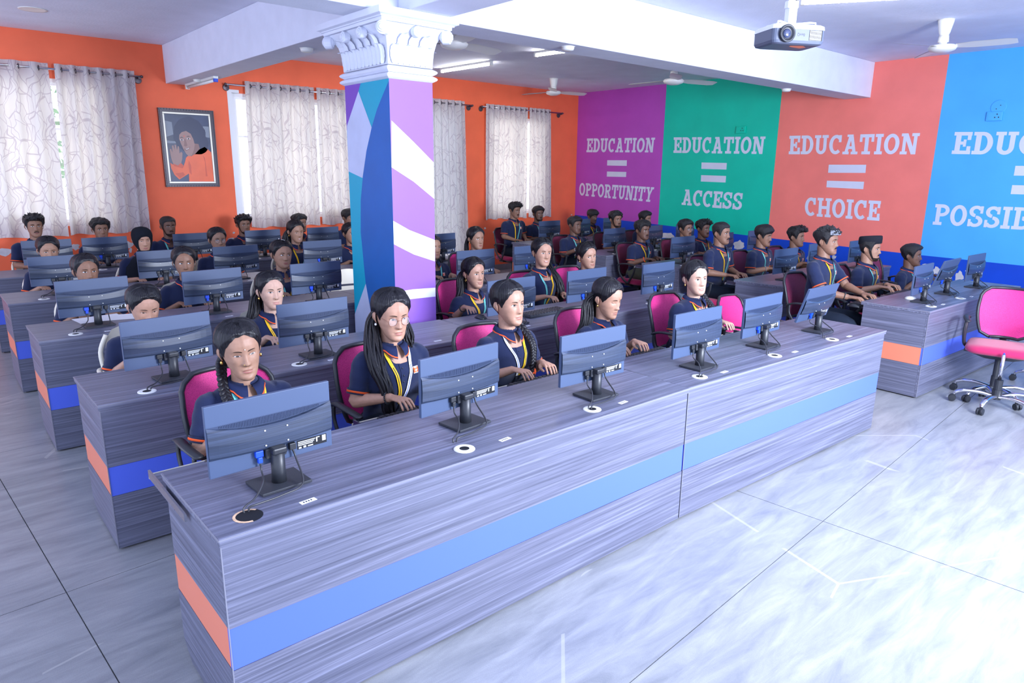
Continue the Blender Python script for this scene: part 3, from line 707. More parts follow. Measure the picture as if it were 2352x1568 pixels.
# detectors and ceiling rose
def puck(label, x, y, z, r=.055):
    t = thing('smoke_detector', label, 'detector', (x, y, z))
    MB().lathe([(r*.55, -.035), (r*.9, -.028), (r, -.012), (r, 0)], 20).build('dome', m_white, t, smooth=True); MB().lathe([(r*1.1, -.004), (r*1.1, 0)], 20).build('base', m_white, t)
puck('white round smoke detector under the long beam, above the lit tube', 4.498, 4.50, BZ)
puck('white round smoke detector under the long beam near the coral wall field', 8.602, 4.70, BZ)
puck('white round smoke detector under the far beam near the portrait', 2.911, 9.27, BZ)
puck('white round smoke detector under the far beam beside the unlit tube', 2.90, 6.19, BZ)
t = thing('ceiling_ring', 'round pale cutout ring in the ceiling at upper left', 'ceiling plate', (1.221, 8.706, CZ))
MB().lathe([(.105, -.004), (.125, -.006), (.125, 0)], 24).build('ring', m_white, t, smooth=True); MB().lathe([(.10, -.003), (.10, 0)], 24).build('disc', m_orangestrip, t)
# wall sockets painted over
def socket(label, u, v, m):
    p = wr(u, v); t = thing('wall_socket', label, 'socket', (RX, p.y, p.z))
    MB().box(-.03, 0, -.085, .085, -.055, .055).build('socket_box', m, t, bevel=.006)
    MB().box(-.033, -.03, .015, .07, -.04, .04).build('switch', m, t, bevel=.002)
    for y, z in ((-.03, .022), (-.05, -.015), (-.01, -.015)): MB().lathe([(.007, 0), (.007, .004)], 8, M4=Matrix.Translation((-.031, y, z)) @ Matrix.Rotation(-pi/2, 4, 'Y')).build('socket_hole', m_ink, t)
socket('painted-over socket box on the sky blue wall field', 2285, 267, m_sky); socket('painted-over socket box on the green wall field', 1703, 298, m_green)
p = wr(2294, 246); t = thing('round_plate', 'round painted-over cover plate above the blue socket box', 'cover plate', (RX, p.y, p.z))
MB().lathe([(.085, 0), (.085, .006), (.08, .010)], 24, M4=Matrix.Rotation(-pi/2, 4, 'Y')).build('plate', m_sky, t)
for y in (-.02, .02): MB().lathe([(.006, .008), (.006, .012)], 8, M4=Matrix.Translation((0, y, -y)) @ Matrix.Rotation(-pi/2, 4, 'Y')).build('screw', m_ink, t)
# white panel with a cable loop at the right edge
p = wr(2326, 674); q = wr(2326, 715); t = thing('white_wall_panel', 'white panel with a dark cable loop on the blue dado at the right edge', 'panel', (RX, p.y-.4, (p.z+q.z)/2))
hz = (p.z-q.z)/2; MB().box(-.015, 0, -.4, .4, -hz, hz).build('board', m_paper, t, bevel=.003)
MB().tube(cat_rom([(-.02, .42, .03), (-.03, .30, .06), (-.03, .24, 0), (-.03, .30, -.07), (-.02, .40, -.05)], 5), .005, 6).build('cable_loop', m_cable, t, smooth=True)

# ---------------------------------------------------------------- projector
pj = thing('projector', 'grey and white projector hanging upside down from a ceiling pole', 'projector', (4.055, 2.235, 2.595), radians(-29))
def pring(s, z, tap=0.): 
    a, b, c = .165-tap, .115-tap, .03
    pts = []
    for (cx, cy, a0) in ((a-c, b-c, 0), (-a+c, b-c, 90), (-a+c, -b+c, 180), (a-c, -b+c, 270)):
        for k in range(5): pts.append(Vector((cx+c*cos(radians(a0+22.5*k)), cy+c*sin(radians(a0+22.5*k)), z)))
    return pts
MB().loft([pring(1, -.05, .022), pring(1, -.044, .006), pring(1, -.03), pring(1, .032)]).build('lower_case', m_projgrey, pj)
MB().loft([pring(1, .030, -.002), pring(1, .050, .0), pring(1, .058, .012)]).build('upper_case', m_projwhite, pj)
MB().lathe([(.046, 0), (.048, .018), (.040, .022), (.036, .010), (.026, .008)], 24, M4=Matrix.Translation((-.088, -.113, .002)) @ Matrix.Rotation(pi/2, 4, 'X')).build('lens_ring', m_black, pj, smooth=True)
MB().ell((0, 0, 0), .027, .027, .010, 16, 8, M4=Matrix.Translation((-.088, -.120, .002)) @ Matrix.Rotation(pi/2, 4, 'X')).build('lens', m_lens, pj, smooth=True)
for k in range(9): MB().box(.062+k*.0085, .066+k*.0085, -.1165, -.113, -.026, .026).build('front_grille_bar', m_projwhite, pj)
MB().box(.058, .142, -.1155, -.1135, -.028, .028).build('front_grille', m_vent, pj)
for k in range(8): MB().box(.163, .167, -.075+k*.018, -.066+k*.018, -.026, .028).build('side_grille_bar', m_projwhite, pj)
MB().poly([(-.02, -.06, -.0503), (.05, -.075, -.0503), (.10, -.03, -.0503), (.085, .01, -.0503), (.02, -.015, -.0503), (-.01, -.03, -.0503)]).build('red_sticker', m_orangestrip, pj, fixn=False)
cu = bpy.data.curves.new('t', 'FONT'); cu.body = 'BenQ'; cu.size = .021; cu.align_x = 'CENTER'; cu.align_y = 'CENTER'
to = bpy.data.objects.new('t', cu); COL.objects.link(to); tme = bpy.data.meshes.new_from_object(to.evaluated_get(bpy.context.evaluated_depsgraph_get())); COL.objects.unlink(to); bpy.data.objects.remove(to)
tme.materials.clear(); tme.materials.append(m_whitep)
MB().box(-.018, .030, -.1148, -.113, -.010, .012).build('name_badge', m_silverp, pj)
tme.materials.clear(); tme.materials.append(m_ink)
o = link('badge_lettering', tme, pj, (.006, -.1152, .001)); o.rotation_euler = (radians(90), radians(180), 0)
mt = MB()
mt.box(-.03, .03, -.03, .03, .058, .075)
mt.build('mount_plate', m_projwhite, pj, bevel=.003)
for dx, dy in ((-.12, -.07), (.12, -.07), (.10, .08), (-.1, .08)):
    MB().tube([(0, 0, .075), (dx*.8, dy*.8, .078), (dx, dy, .074), (dx, dy, .055)], .006, 6).build('mount_arm', m_projwhite, pj, smooth=True)
mb = MB().box(-.026, .026, -.024, .024, .075, .165); mb.box(-.034, .034, -.02, .02, .16, .20); mb.build('mount_bracket', m_projwhite, pj, bevel=.004)
for z in (.10, .135): MB().lathe([(.008, 0), (.008, .004)], 10, M4=Matrix.Translation((0, -.024, z)) @ Matrix.Rotation(pi/2, 4, 'X')).build('mount_bolt', m_steel, pj)
MB().lathe([(.019, .19), (.019, CZ-2.595)], 14).build('mount_pole', m_projwhite, pj, smooth=True)
MB().tube(cat_rom([(.02, .05, .06), (.05, .04, .13), (.04, .02, .22), (.022, .01, .4), (.022, .01, .72)], 5), .004, 6).build('projector_cable', m_cable, pj, smooth=True)

# ================================================================== DESKS
MONPOS = []
def desk(name, label, x0, x1, y, d, rz, seats, group, trayout=.17, hole=False, z0=0):
    """counter desk; local x along the row, y into the room, seats = world x of the monitors on it"""
    L = x1-x0; t = thing('computer_desk', label, 'desk', (x0, y, 0), rz, group)
    MB().box(-.006, L+.006, -.008, d, .722, .75).build('worktop', LAMX, t, bevel=.003)
    MB().box(-.0065, L+.0065, -.0095, -.0075, .7435, .7485).build('edge_band', m_edge, t)
    MB().box(-.0085, -.0055, -.008, d, .7435, .7485).build('edge_band', m_edge, t)
    MB().box(0, L, 0, .018, .437, .722).build('front_panel', LAMX, t)
    MB().box(.001, L-.001, .002, .018, .2885, .4355).build('blue_stripe_panel', m_bluestrip, t)
    MB().box(0, L, 0, .018, .012, .287).build('front_panel', LAMX, t)
    for sx in (0, 1):
        a, b = (0, .018) if sx == 0 else (L-.018, L)
        MB().box(a, b, .019, d-.02, .437, .722).build('side_panel', LAMY, t)
        MB().box(a+.0015*(1-sx), b-.0015*sx, .019, d-.02, .2885, .4355).build('salmon_stripe_panel', m_orangestrip, t)
        MB().prism([(a, .019, .012), (a, d-.10, .012), (a, d-.06, .04), (a, d-.02, .08), (a, d-.02, .287), (a, .019, .287)], (b-a, 0, 0)).build('side_panel', LAMY, t)
    MB().box(.02, L-.02, .03, d-.08, 0, .012).build('plinth', m_black, t)
    MB().box(-.0018, .0015, -.0018, .0015, .012, .722).build('corner_edge', m_edge, t)
    for i, sx in enumerate(seats):
        lx = sx-x0; gx = lx-.17; gy = .085
        if hole and i == 0:
            MB().lathe([(.046, 0), (.046, .0012)], 24, (gx, gy, .7496)).build('cable_hole', m_vent, t)
            rr = [[Vector((gx+r*cos(a*pi/10), gy+r*sin(a*pi/10), .7508+(.0006 if r < .047 else 0))) for r in (.038, .047)] for a in range(2, 16)]
            MB().grid(rr).build('raw_hole_edge', m_rawwood, t, fixn=False)
        else:
            MB().lathe([(.020, .003), (.036, .005), (.042, .003), (.043, 0)], 24, (gx, gy, .75), caps=False).build('cable_grommet', m_white, t, smooth=True)
            MB().lathe([(.021, 0), (.021, .0015)], 16, (gx, gy, .7502)).build('grommet_hole', m_vent, t)
        sk = MB().box(-.028, .028, -.011, .011, 0, .0008, 0)
        for k in range(4): sk.box(-.018+k*.009, -.013+k*.009, -.004, .004, .0008, .0010, 1)
        sk.build('seat_number_sticker', [m_paper, m_ink], t, loc=(lx+.02, gy-.025, .7501)).rotation_euler = (0, 0, radians(5))
        ty = d+trayout
        MB().box(lx-.30, lx+.30, d-.16, ty, .668, .684).build('keyboard_tray', LAMX, t, bevel=.002)
        MB().box(lx-.30, lx+.30, ty, ty+.004, .666, .686).build('tray_edge', m_ivory, t)
        MB().box(lx-.305, lx-.297, d-.30, ty-.02, .684, .712).build('tray_runner', m_steel, t); MB().box(lx+.297, lx+.305, d-.30, ty-.02, .684, .712).build('tray_runner', m_steel, t)
    return t
RA = {1: 1.96, 2: 3.525, 3: 5.12, 4: 6.706, 5: 8.34}
RC = {1: 1.936, 2: 3.326, 3: 4.769, 4: 6.07, 5: 7.617}
ORD = {1: 'front', 2: 'second', 3: 'third', 4: 'fourth', 5: 'rearmost'}
G_D = 'charcoal computer desks with a blue stripe'
def where(r, blk): return '%s row, %s block' % (ORD[r], blk)
AX = {1: (.555, 2.90, (.841, 1.698, 2.44)), 2: (.53, 2.852, (.924, 1.71, 2.45)), 3: (.50, 2.852, (.879, 1.672, 2.476)), 4: (.49, 2.87, (.909, 1.729, 2.43)), 5: (.49, 2.90, (1.0, 1.65, 2.484))}
BX = {1: (2.908, 5.15, -.037, (3.282, 4.024, 4.725)), 2: (2.862, 5.25, -.022, (3.2, 4.005, 4.788)), 3: (2.862, 5.22, -.012, (3.33, 4.122, 4.828)), 4: (2.88, 5.25, 0, (3.332, 4.1, 4.869)), 5: (2.908, 5.25, 0, (3.314, 4.129, 4.9))}
CX = {1: (6.18, 8.40, -.036, (6.601, 7.255, 7.936)), 2: (6.42, 9.0, 0, (6.829, 7.689, 8.452)), 3: (6.70, 9.3, 0, (7.073, 7.961, 8.766)), 4: (6.89, 9.5, 0, (7.338, 8.185, 8.955)), 5: (7.05, 9.62, 0, (7.58, 8.287, 9.064))}
for r in range(1, 6):
    a = AX[r]; desk('', {1: 'large charcoal desk in the foreground with open cable hole and blue stripe'}.get(r, 'charcoal left-aisle desk of the %s row with salmon end stripe' % ORD[r]), a[0], a[1], RA[r], .60, 0, a[2], G_D, hole=(r == 1))
    b = BX[r]; desk('', 'charcoal desk in the middle of the %s row, right of the joint' % ORD[r], b[0], b[1], RA[r]-(.0 if r == 1 else .02), .60, b[2], b[3], G_D)
    c = CX[r]; desk('', 'charcoal desk of the boys\' right-hand block, %s row' % ORD[r], c[0], c[1], RC[r], .55, c[2], c[3], G_D)

# ================================================================== MONITORS
def monitor(label, x, y, yaw, roll, tilt=0., vga=True, group='black monitors seen from behind'):
    t = thing('computer_monitor', label, 'monitor', (x, y, .75), yaw, group)
    T = Matrix.Translation((0, .012, .175)) @ Matrix.Rotation(tilt, 4, 'X') @ Matrix.Rotation(-roll, 4, 'Y') @ Matrix.Translation((0, 0, .025))
    W, H = .222, .125
    MB().box(-W, W, .004, .020, -H, H).xf(T).build('panel_case', m_shell, t, bevel=.002)
    MB().box(-W+.006, W-.006, .0195, .0208, -H+.012, H-.006).xf(T).build('screen', m_screen, t)
    def arc(xx, hi, lo): return lo+(hi-lo)*(abs(xx)/W)**2
    n = 14; xs = [lerp(-W+.001, W-.001, i/n) for i in range(n+1)]
    # bulged rear housing with smile-shaped upper edge
    top = [(xx, arc(xx, .052, .022)) for xx in xs]; bot = [(xx, -.066+.004*(abs(xx)/W)**2) for xx in xs]
    rows = []
    for f, dy in ((0, .003), (.02, -.010), (.10, -.0155), (.5, -.018), (.9, -.0155), (.98, -.010), (1, .003)):
        rows.append([Vector((a[0], dy+(.012*(abs(a[0])/W)**3 if dy < 0 else 0), lerp(a[1], b[1], f))) for a, b in zip(top, bot)])
    MB().grid(rows).xf(T).build('rear_housing', m_housing, t, smooth=False, fixn=True)
    rows = [[Vector((xx, .0032, arc(xx, .052, .022))) for xx in xs], [Vector((xx, .0032, .0525)) for xx in xs]]
    MB().grid(rows).xf(T).build('vent_recess', m_recess, t, fixn=True)
    vb = MB()
    for i in range(68):
        xx = -.18+i*.0053; z0 = arc(xx, .052, .022)+.003
        if .051-z0 > .006: vb.box(xx, xx+.0028, .0015, .0033, z0, .050)
    vb.xf(T).build('vent_slats', m_recess, t, kind='stuff')
    for sx, sz in ((-.04, .006), (.04, .006), (-.04, -.048), (.04, -.048)):
        MB().lathe([(.0032, 0), (.0026, .0018)], 8, M4=T @ Matrix.Translation((sx+.004, -.0178, sz)) @ Matrix.Rotation(pi/2, 4, 'X')).build('mount_screw', m_white, t)
    lb = MB().box(.085, .20, .0025, .0040, -.104, -.071, 1)
    for k, (a, b, c, d) in enumerate([(.088, .155, -.079, -.076), (.088, .15, -.085, -.082), (.088, .145, -.091, -.088), (.158, .163, -.092, -.074), (.163, .172, -.077, -.074), (.182, .196, -.094, -.073), (.09, .10, -.102, -.096), (.108, .118, -.102, -.095), (.125, .145, -.101, -.097)]):
        lb.box(a, b, .0015, .0026, c, d, 0)
    lb.xf(T).build('rating_label', [m_label, m_vent], t)
    cm = m_bluevga if vga else m_black
    pb = MB().box(-.072, -.044, -.012, .004, -.088, -.066); pb.box(-.066, -.050, -.016, -.002, -.108, -.088); pb.xf(T).build('video_plug', cm, t, bevel=.002)
    MB().box(.050, .074, -.014, .004, -.092, -.068).xf(T).build('power_plug', m_black, t, bevel=.002)
    MB().box(-.038, .036, -.018, .005, -.100, -.064).xf(T).build('hinge_block', m_blackm, t, bevel=.004)
    MB().lathe([(.026, .010), (.024, .05), (.024, .14)], 18, (0, -.008, 0)).build('stand_neck', m_black, t, smooth=True)
    MB().box(-.026, .026, -.036, .012, .118, .142).build('stand_head', m_black, t, bevel=.006)
    MB().box(-.09, .09, -.075, .068, .002, .012).build('stand_base', m_blackm, t, bevel=.002)
    MB().box(-.082, .082, -.067, .060, 0, .002).build('base_foot', m_black, t)
    g = Vector((-.17, -.135, .0)); v0 = T @ Vector((-.058, -.010, -.108)); p0 = T @ Vector((.062, -.008, -.092))
    MB().tube(cat_rom([v0, v0+Vector((0, -.006, -.03)), Vector((-.075, -.05, .045)), Vector((-.125, -.10, .022)), g+Vector((-.006, .006, .014)), g+Vector((-.004, 0, -.012))], 6), .0032, 7).build('video_cable', m_cable, t, smooth=True)
    MB().tube(cat_rom([p0, p0+Vector((.006, -.012, -.035)), Vector((.045, -.095, .018)), Vector((-.04, -.12, .012)), Vector((-.13, -.135, .016)), g+Vector((.010, 0, .013)), g+Vector((.006, 0, -.012))], 6), .0035, 7).build('power_cable', m_cable, t, smooth=True)
    return t
MON = [('r1m1', 1, 'a', .841, 2.227, .043, -.012, 1, 'before the girl with the side braid and lowered eyes'), ('r1m2', 1, 'a', 1.698, 2.284, .086, 0, 0, 'before the girl in round glasses'),
 ('r1m3', 1, 'a', 2.436, 2.191, -.03, -.007, 0, 'before the girl with the white and yellow lanyard'), ('r1m4', 1, 'b', 3.282, 2.173, -.003, -.009, 0, 'just right of the desk joint'),
 ('r1m5', 1, 'b', 4.024, 2.198, -.005, -.005, 1, 'covering part of the empty magenta chair'), ('r1m6', 1, 'b', 4.725, 2.185, .005, 0, 1, 'tilted back, at the right end'),
 ('r2m1', 2, 'a', .924, 3.787, .104, -.020, 0, 'hiding the mouth of the girl looking down'), ('r2m2', 2, 'a', 1.71, 3.745, .041, -.015, 0, 'beside the girl with gold earrings, left of the column'),
 ('r2b1', 2, 'b', 3.2, 3.692, -.008, 0, 0, 'beside the girl holding a mouse'), ('r2b2', 2, 'b', 4.005, 3.708, 0, 0, 1, 'below the girl glancing at the camera'), ('r2b3', 2, 'b', 4.788, 3.606, .023, -.006, 1, 'right of the middle of the picture'),
 ('r3m1', 3, 'a', .879, 5.421, .054, -.014, 1, 'hiding all but a girl\'s eyes'), ('r3m2', 3, 'a', 1.672, 5.404, .059, -.01, 1, 'below the girl glancing sideways'), ('r3m3', 3, 'a', 2.476, 5.333, .02, -.006, 1, 'nearest the left face of the column'),
 ('r3b1', 3, 'b', 4.122, 5.303, -.05, -.006, 0, 'right of the column, below the ponytailed girl'), ('r3b2', 3, 'b', 4.828, 5.296, .035, 0, 1, 'behind the girl whose hair hangs over her shoulder'),
 ('r4m1', 4, 'a', .909, 7.02, 0, 0, 0, 'at the left edge, hiding a girl to her forehead'), ('r4m2', 4, 'a', 1.729, 6.967, .02, -.008, 0, 'before the girl in the black headscarf'), ('r4m3', 4, 'a', 2.399, 6.965, .035, -.008, 0, 'before the girl in thin glasses'),
 ('r4m4', 4, 'b', 3.332, 6.985, 0, 0, 1, 'below the girl with parted lips'), ('r4b1', 4, 'b', 4.869, 6.943, .10, -.014, 0, 'right of column, under the long curtain'),
 ('r5m1', 5, 'a', 1.035, 8.62, .016, 0, 0, 'at the far left, below the boy with swept hair'), ('r5m2', 5, 'a', 1.574, 8.637, .063, 0, 1, 'below the curly haired boy at left'), ('r5m3', 5, 'a', 2.484, 8.614, .022, 0, 1, 'beside the boy under the portrait'),
 ('r5m4', 5, 'b', 3.314, 8.611, -.015, 0, 0, 'below the boy by the white window frame'), ('r5m5', 5, 'b', 4.129, 8.62, 0, 0, 0, 'last before the column'),
 ('c1m1', 1, 'c', 6.601, 2.152, .02, -.009, 1, 'before the chin of the leaning boy'), ('c1m2', 1, 'c', 7.255, 2.18, .013, 0, 1, 'tilted back, second of the three'), ('c1m3', 1, 'c', 7.936, 2.133, -.034, 0, 0, 'rightmost, under the sky blue wall'),
 ('c2m1', 2, 'c', 6.829, 3.539, -.026, 0, 0, 'at its left end near the aisle'), ('c2m2', 2, 'c', 7.689, 3.609, 0, 0, 0, 'partly behind the boy with grey-tinted hair'), ('c2m3', 2, 'c', 8.452, 3.503, .011, 0, 0, 'behind the boy in the black cap'),
 ('c3m1', 3, 'c', 7.073, 4.996, -.041, -.007, 0, 'at its left end near the aisle'), ('c3m2', 3, 'c', 7.961, 5.004, 0, 0, 0, 'behind the boy with the moustache'), ('c3m3', 3, 'c', 8.766, 4.992, 0, 0, 0, 'behind the boy with a long fringe'),
 ('c4m1', 4, 'c', 7.338, 6.317, .017, 0, 0, 'at its left end, below the bearded boy'), ('c4m2', 4, 'c', 8.185, 6.318, .018, 0, 0, 'behind the boy with a curly fringe and beard'), ('c4m3', 4, 'c', 8.955, 6.307, 0, 0, 0, 'behind the boy with thick eyebrows'),
 ('c5m1', 5, 'c', 7.58, 7.868, -.021, 0, 0, 'at its left end below the boys by the curtain'), ('c5m2', 5, 'c', 8.287, 7.869, 0, 0, 0, 'against the purple wall field'), ('c5m3', 5, 'c', 9.064, 7.869, 0, 0, 0, 'farthest right on that desk')]
BLK = {'a': 'left', 'b': 'middle', 'c': 'right-hand'}
SHARED = {}
for nm, r, b, x, y, yaw, roll, vga, wh in MON:
    lab = 'black monitor, %s row %s desk, %s' % (ORD[r], BLK[b], wh)
    tilt = radians(17) if nm in ('r1m6', 'c1m2') else 0
    key = (vga, tilt)
    if key not in SHARED or nm == 'r1m1':
        o = monitor(lab, x, y-.012, yaw, 0, tilt, vga); SHARED[key] = o; register(o)
    else: dup(SHARED[key], (x, y-.012, .75), yaw, lab)

# keyboards and mice the picture shows
def keyboard(label, x, y, z, rz=0):
    t = thing('keyboard', label, 'keyboard', (x, y, z), rz, 'black keyboards')
    MB().box(-.215, .215, -.065, .065, 0, .018).build('keyboard_case', m_blackm, t, bevel=.004)
    for r_ in range(5):
        for c in range(14):
            o = link('key', KEY, t, (-.195+c*.03, -.05+r_*.025, .018))
    return t
KEY = MB().loft([[Vector((sx*.0125, sy*.0105, 0)) for sx, sy in ((-1, -1), (1, -1), (1, 1), (-1, 1))], [Vector((sx*.0105, sy*.0085, .006)) for sx, sy in ((-1, -1), (1, -1), (1, 1), (-1, 1))]]).mesh('key', m_black)
k0 = keyboard('black keyboard under the hands of the girl with white and yellow lanyard', 2.52, 2.635, .685)
register(k0)
for x, y, z, rz, lab in ((3.40, 2.63, .685, 0, 'black keyboard under the hands of the girl with hair ornament earrings'), (3.62, 3.80, .751, .06, 'black keyboard on the worktop right of the mouse girl\'s monitor'), (6.50, 2.56, .685, 0, 'black keyboard on the pulled-out tray of the boy with grey-tinted hair'),
                         (7.30, 2.56, .685, 0, 'black keyboard on the tray of the boy in the black cap'), (7.0, 3.95, .685, 0, 'black keyboard on the tray of the moustached boy'), (1.72, 2.63, .685, 0, 'black keyboard on the tray before the girl in round glasses'), (.95, 2.63, .685, 0, 'black keyboard on the tray before the girl with lowered eyes')):
    dup(k0, (x, y, z), rz, lab)
def mouse(label, x, y, z, rz=0):
    t = thing('computer_mouse', label, 'mouse', (x, y, z), rz)
    rings = []
    for i in range(9):
        s = i/8; w = .030*(.55+.5*sin(pi*min(.97, s*.8+.18))); h = .036*sin(pi*(s*.78+.14))
        rings.append([Vector((w*cos(a*pi/8), -.052+.104*s, max(0, h*sin(a*pi/8)))) for a in range(9)])
    MB().loft([[*r_] for r_ in rings], True).build('mouse_body', m_black, t, smooth=True)
    MB().lathe([(.007, -.003), (.007, .003)], 10, (0, -.030, .030), M4=None).build('scroll_wheel', m_blackm, t)
    MB().tube(cat_rom([(0, -.05, .01), (.02, -.10, .004), (.09, -.14, .004), (.16, -.12, .004)], 5), .002, 6).build('mouse_cable', m_cable, t, smooth=True)
mouse('black mouse under the hand of the long haired girl right of the column', 3.12, 3.965, .75)
mouse('black mouse on the pulled-out tray of the boy with grey-tinted hair', 6.24, 2.56, .685, .1)
# loose papers
for i, (x, y, rz) in enumerate(((.93, 5.66, .12), (1.06, 5.62, -.25))):
    t = thing('paper_sheet', ['white printed sheet lying under the third row monitor at left', 'white sheet overlapping it, nearer the seated girl'][i], 'paper', (x, y, .7505+.0012*i), rz, 'loose paper sheets')
    MB().box(-.15, .15, -.105, .105, 0, .0008).build('sheet', m_paper, t)
    pr = MB()
    for k in range(7): pr.box(-.12, .08+.03*(k % 2), -.08+k*.022, -.077+k*.022, .0008, .0010)
    pr.build('print_lines', m_label, t)
t = thing('wifi_adapter', 'small white dome adapter with antenna on the front right desk', 'adapter', (6.662, 2.256, .75))
MB().lathe([(.045, 0), (.048, .008), (.035, .022), (.01, .028)], 20).build('dome', m_white, t, smooth=True); MB().tube([(0, 0, .026), (.004, 0, .10)], .0022, 6).build('antenna', m_black, t)

# ================================================================== CHAIRS
def office_chair(label, x, y, rz, netm, group, backless=False):
    t = thing('office_chair', label, 'chair', (x, y, 0), rz, group)
    def srr(hx, hy, c, z, dy=0, n=5):
        pts = []
        for (cx, cy, a0) in ((hx-c, hy-c, 0), (-hx+c, hy-c, 90), (-hx+c, -hy+c, 180), (hx-c, -hy+c, 270)):
            for k in range(n): a = radians(a0+90*k/(n-1)); pts.append(Vector((cx+c*cos(a), cy+c*sin(a)+dy, z)))
        return pts
    MB().loft([srr(.215, .205, .09, .405), srr(.238, .228, .10, .42), srr(.242, .232, .10, .445), srr(.225, .215, .10, .468), srr(.15, .14, .08, .474)]).build('seat_cushion', m_magseat, t, smooth=True)
    MB().loft([srr(.12, .11, .05, .36), srr(.215, .205, .09, .405)]).build('seat_pan', m_black, t)
    # netting back: curved shield shape
    def bp(s, tt):   # s -1..1 across, tt 0..1 up
        w = lerp(.140, .212, sin(pi*min(1, tt*1.15+.12)*.62)**.9)*(1-.30*max(0, (tt-.80)/.20)**2.2)*(1-.35*max(0, (.10-tt)/.10)**2)
        return Vector((w*s, .235+.085*tt-.05*sin(pi*tt)*.6-.045*(s*s), .49+.41*tt+.0*s))
    rows = [[bp(-1+2*i/10, j/12) for i in range(11)] for j in range(13)]
    nb = MB().grid(rows); back = [[p+Vector((0, .006, 0)) for p in r_] for r_ in rows]; nb.grid(back)
    nb.build('backrest_netting', netm, t, smooth=True, fixn=False)
    edge = [bp(-1, j/12) for j in range(13)]+[bp(-1+2*i/10, 1) for i in range(1, 11)]+[bp(1, 1-j/12) for j in range(1, 13)]+[bp(1-2*i/10, 0) for i in range(1, 10)]
    edge.append(edge[0]); MB().tube(edge, .013, 8, caps=False).build('backrest_frame', m_black, t, smooth=True)
    MB().tube(cat_rom([(0, .08, .385), (0, .22, .395), (0, .285, .43), (0, .270, .55)], 5), [.026]*16, 8, flat=.5).build('back_bracket', m_black, t, smooth=True)
    for s in (-1, 1):
        MB().tube(cat_rom([(s*.245, -.15, .655), (s*.27, -.05, .672), (s*.272, .08, .668), (s*.265, .16, .640)], 5), [.014]+[.024]*14+[.014], 8, flat=.42).build('armrest', m_black, t, smooth=True)
        MB().tube(cat_rom([(s*.262, -.12, .655), (s*.268, -.11, .56), (s*.262, -.045, .46), (s*.24, .0, .425), (s*.262, .05, .46), (s*.268, .13, .56), (s*.265, .14, .645)], 5), .016, 8, flat=.6).build('armrest_loop', m_black, t, smooth=True)
        MB().box(min(s*.15, s*.25), max(s*.15, s*.25), -.05, .05, .385, .402).build('armrest_bracket', m_black, t)
    chair_base(t)
    return t
CAST = None
def chair_base(t, bare=False):
    global CAST
    MB().lathe([(.030, .08), (.030, .20), (.024, .20), (.024, .28 if bare else .37)] if not bare else [(.036, .075), (.036, .155), (.030, .155), (.030, .235), (.013, .235), (.013, .44), (.010, .445)], 16).build('gas_column', m_black if not bare else m_black, t, smooth=False)
    if bare: MB().lathe([(.0135, .236), (.0135, .445)], 14).build('gas_piston', m_chrome, t, smooth=True); MB().lathe([(.007, .445), (.006, .458)], 10).build('valve_button', m_bluevga, t)
    if CAST is None:
        arm = MB().tube(cat_rom([(.02, 0, .095), (.12, 0, .112), (.22, 0, .105), (.275, 0, .082), (.288, 0, .062)], 5), [.020]*12+[.017]*5+[.014]*4, 10, flat=.8).mesh('base_arm', m_chrome, smooth=True)
        cs = MB()
        for s in (-1, 1): cs.lathe([(.010, -.010), (.026, -.009), (.028, 0), (.026, .009), (.010, .010)], 16, M4=Matrix.Translation((.296, s*.014, .028)) @ Matrix.Rotation(pi/2, 4, 'X'))
        cs.box(.275, .31, -.010, .010, .030, .060)
        CAST = (arm, cs.mesh('caster', m_black, smooth=False))
    for k in range(5):
        for nm, me in (('base_arm', CAST[0]), ('caster', CAST[1])):
            o = link(nm, me, t); o.rotation_euler = (0, 0, radians(72*k+20))
def plastic_chair(label, x, y, rz, group):
    t = thing('plastic_chair', label, 'chair', (x, y, 0), rz, group)
    sp = lambda s, f: Vector((s*(.205+.02*f), lerp(.17, -.22, f), .430-.018*(1-s*s)*sin(pi*min(1, f*1.1))+.0-.02*max(0, f-.85)/.15))
    rows = [[sp(-1+i/4, j/8) for i in range(9)] for j in range(9)]; mb = MB().grid(rows); mb.grid([[p-Vector((0, 0, .008)) for p in r_] for r_ in rows]); mb.build('seat', m_ivory, t, smooth=True, fixn=False)
    def bk(s, tt):
        w = lerp(.205, .23, tt)*(1-.28*max(0, (tt-.7)/.3)**2); return Vector((w*s, .17+.10*tt-.05*s*s*(.4+.6*tt), .43+.40*tt+.03*(1-s*s)*(1 if tt > .9 else 0)))
    for j0, j1 in ((.0, .12), (.17, .30), (.35, .48), (.53, .66), (.71, 1.)):
        rw = [[bk(-.86+1.72*i/8, lerp(j0, j1, j/3)) for i in range(9)] for j in range(4)]; mb = MB().grid(rw); mb.grid([[p+Vector((0, .006, 0)) for p in r_] for r_ in rw]); mb.build('back_slat', m_ivory, t, smooth=True, fixn=False)
    for s in (-1, 1):
        MB().tube(cat_rom([bk(s, 0), bk(s, .35), bk(s, .7), bk(s*.97, .95)], 5), .014, 8).build('back_post', m_ivory, t, smooth=True)
        for (yy, dy) in ((.15, .06), (-.18, -.04)):
            MB().tube([(s*.205, yy, .43), (s*.215, yy+dy*.4, .25), (s*.235, yy+dy, 0)], [.022, .019, .015], 8).build('leg', m_ivory, t, smooth=True)
        MB().tube(cat_rom([bk(s, .45), (s*.26, .06, .635), (s*.265, -.10, .63), (s*.25, -.17, .58), (s*.225, -.17, .43)], 5), .015, 8, flat=.7).build('armrest', m_ivory, t, smooth=True)
    return t

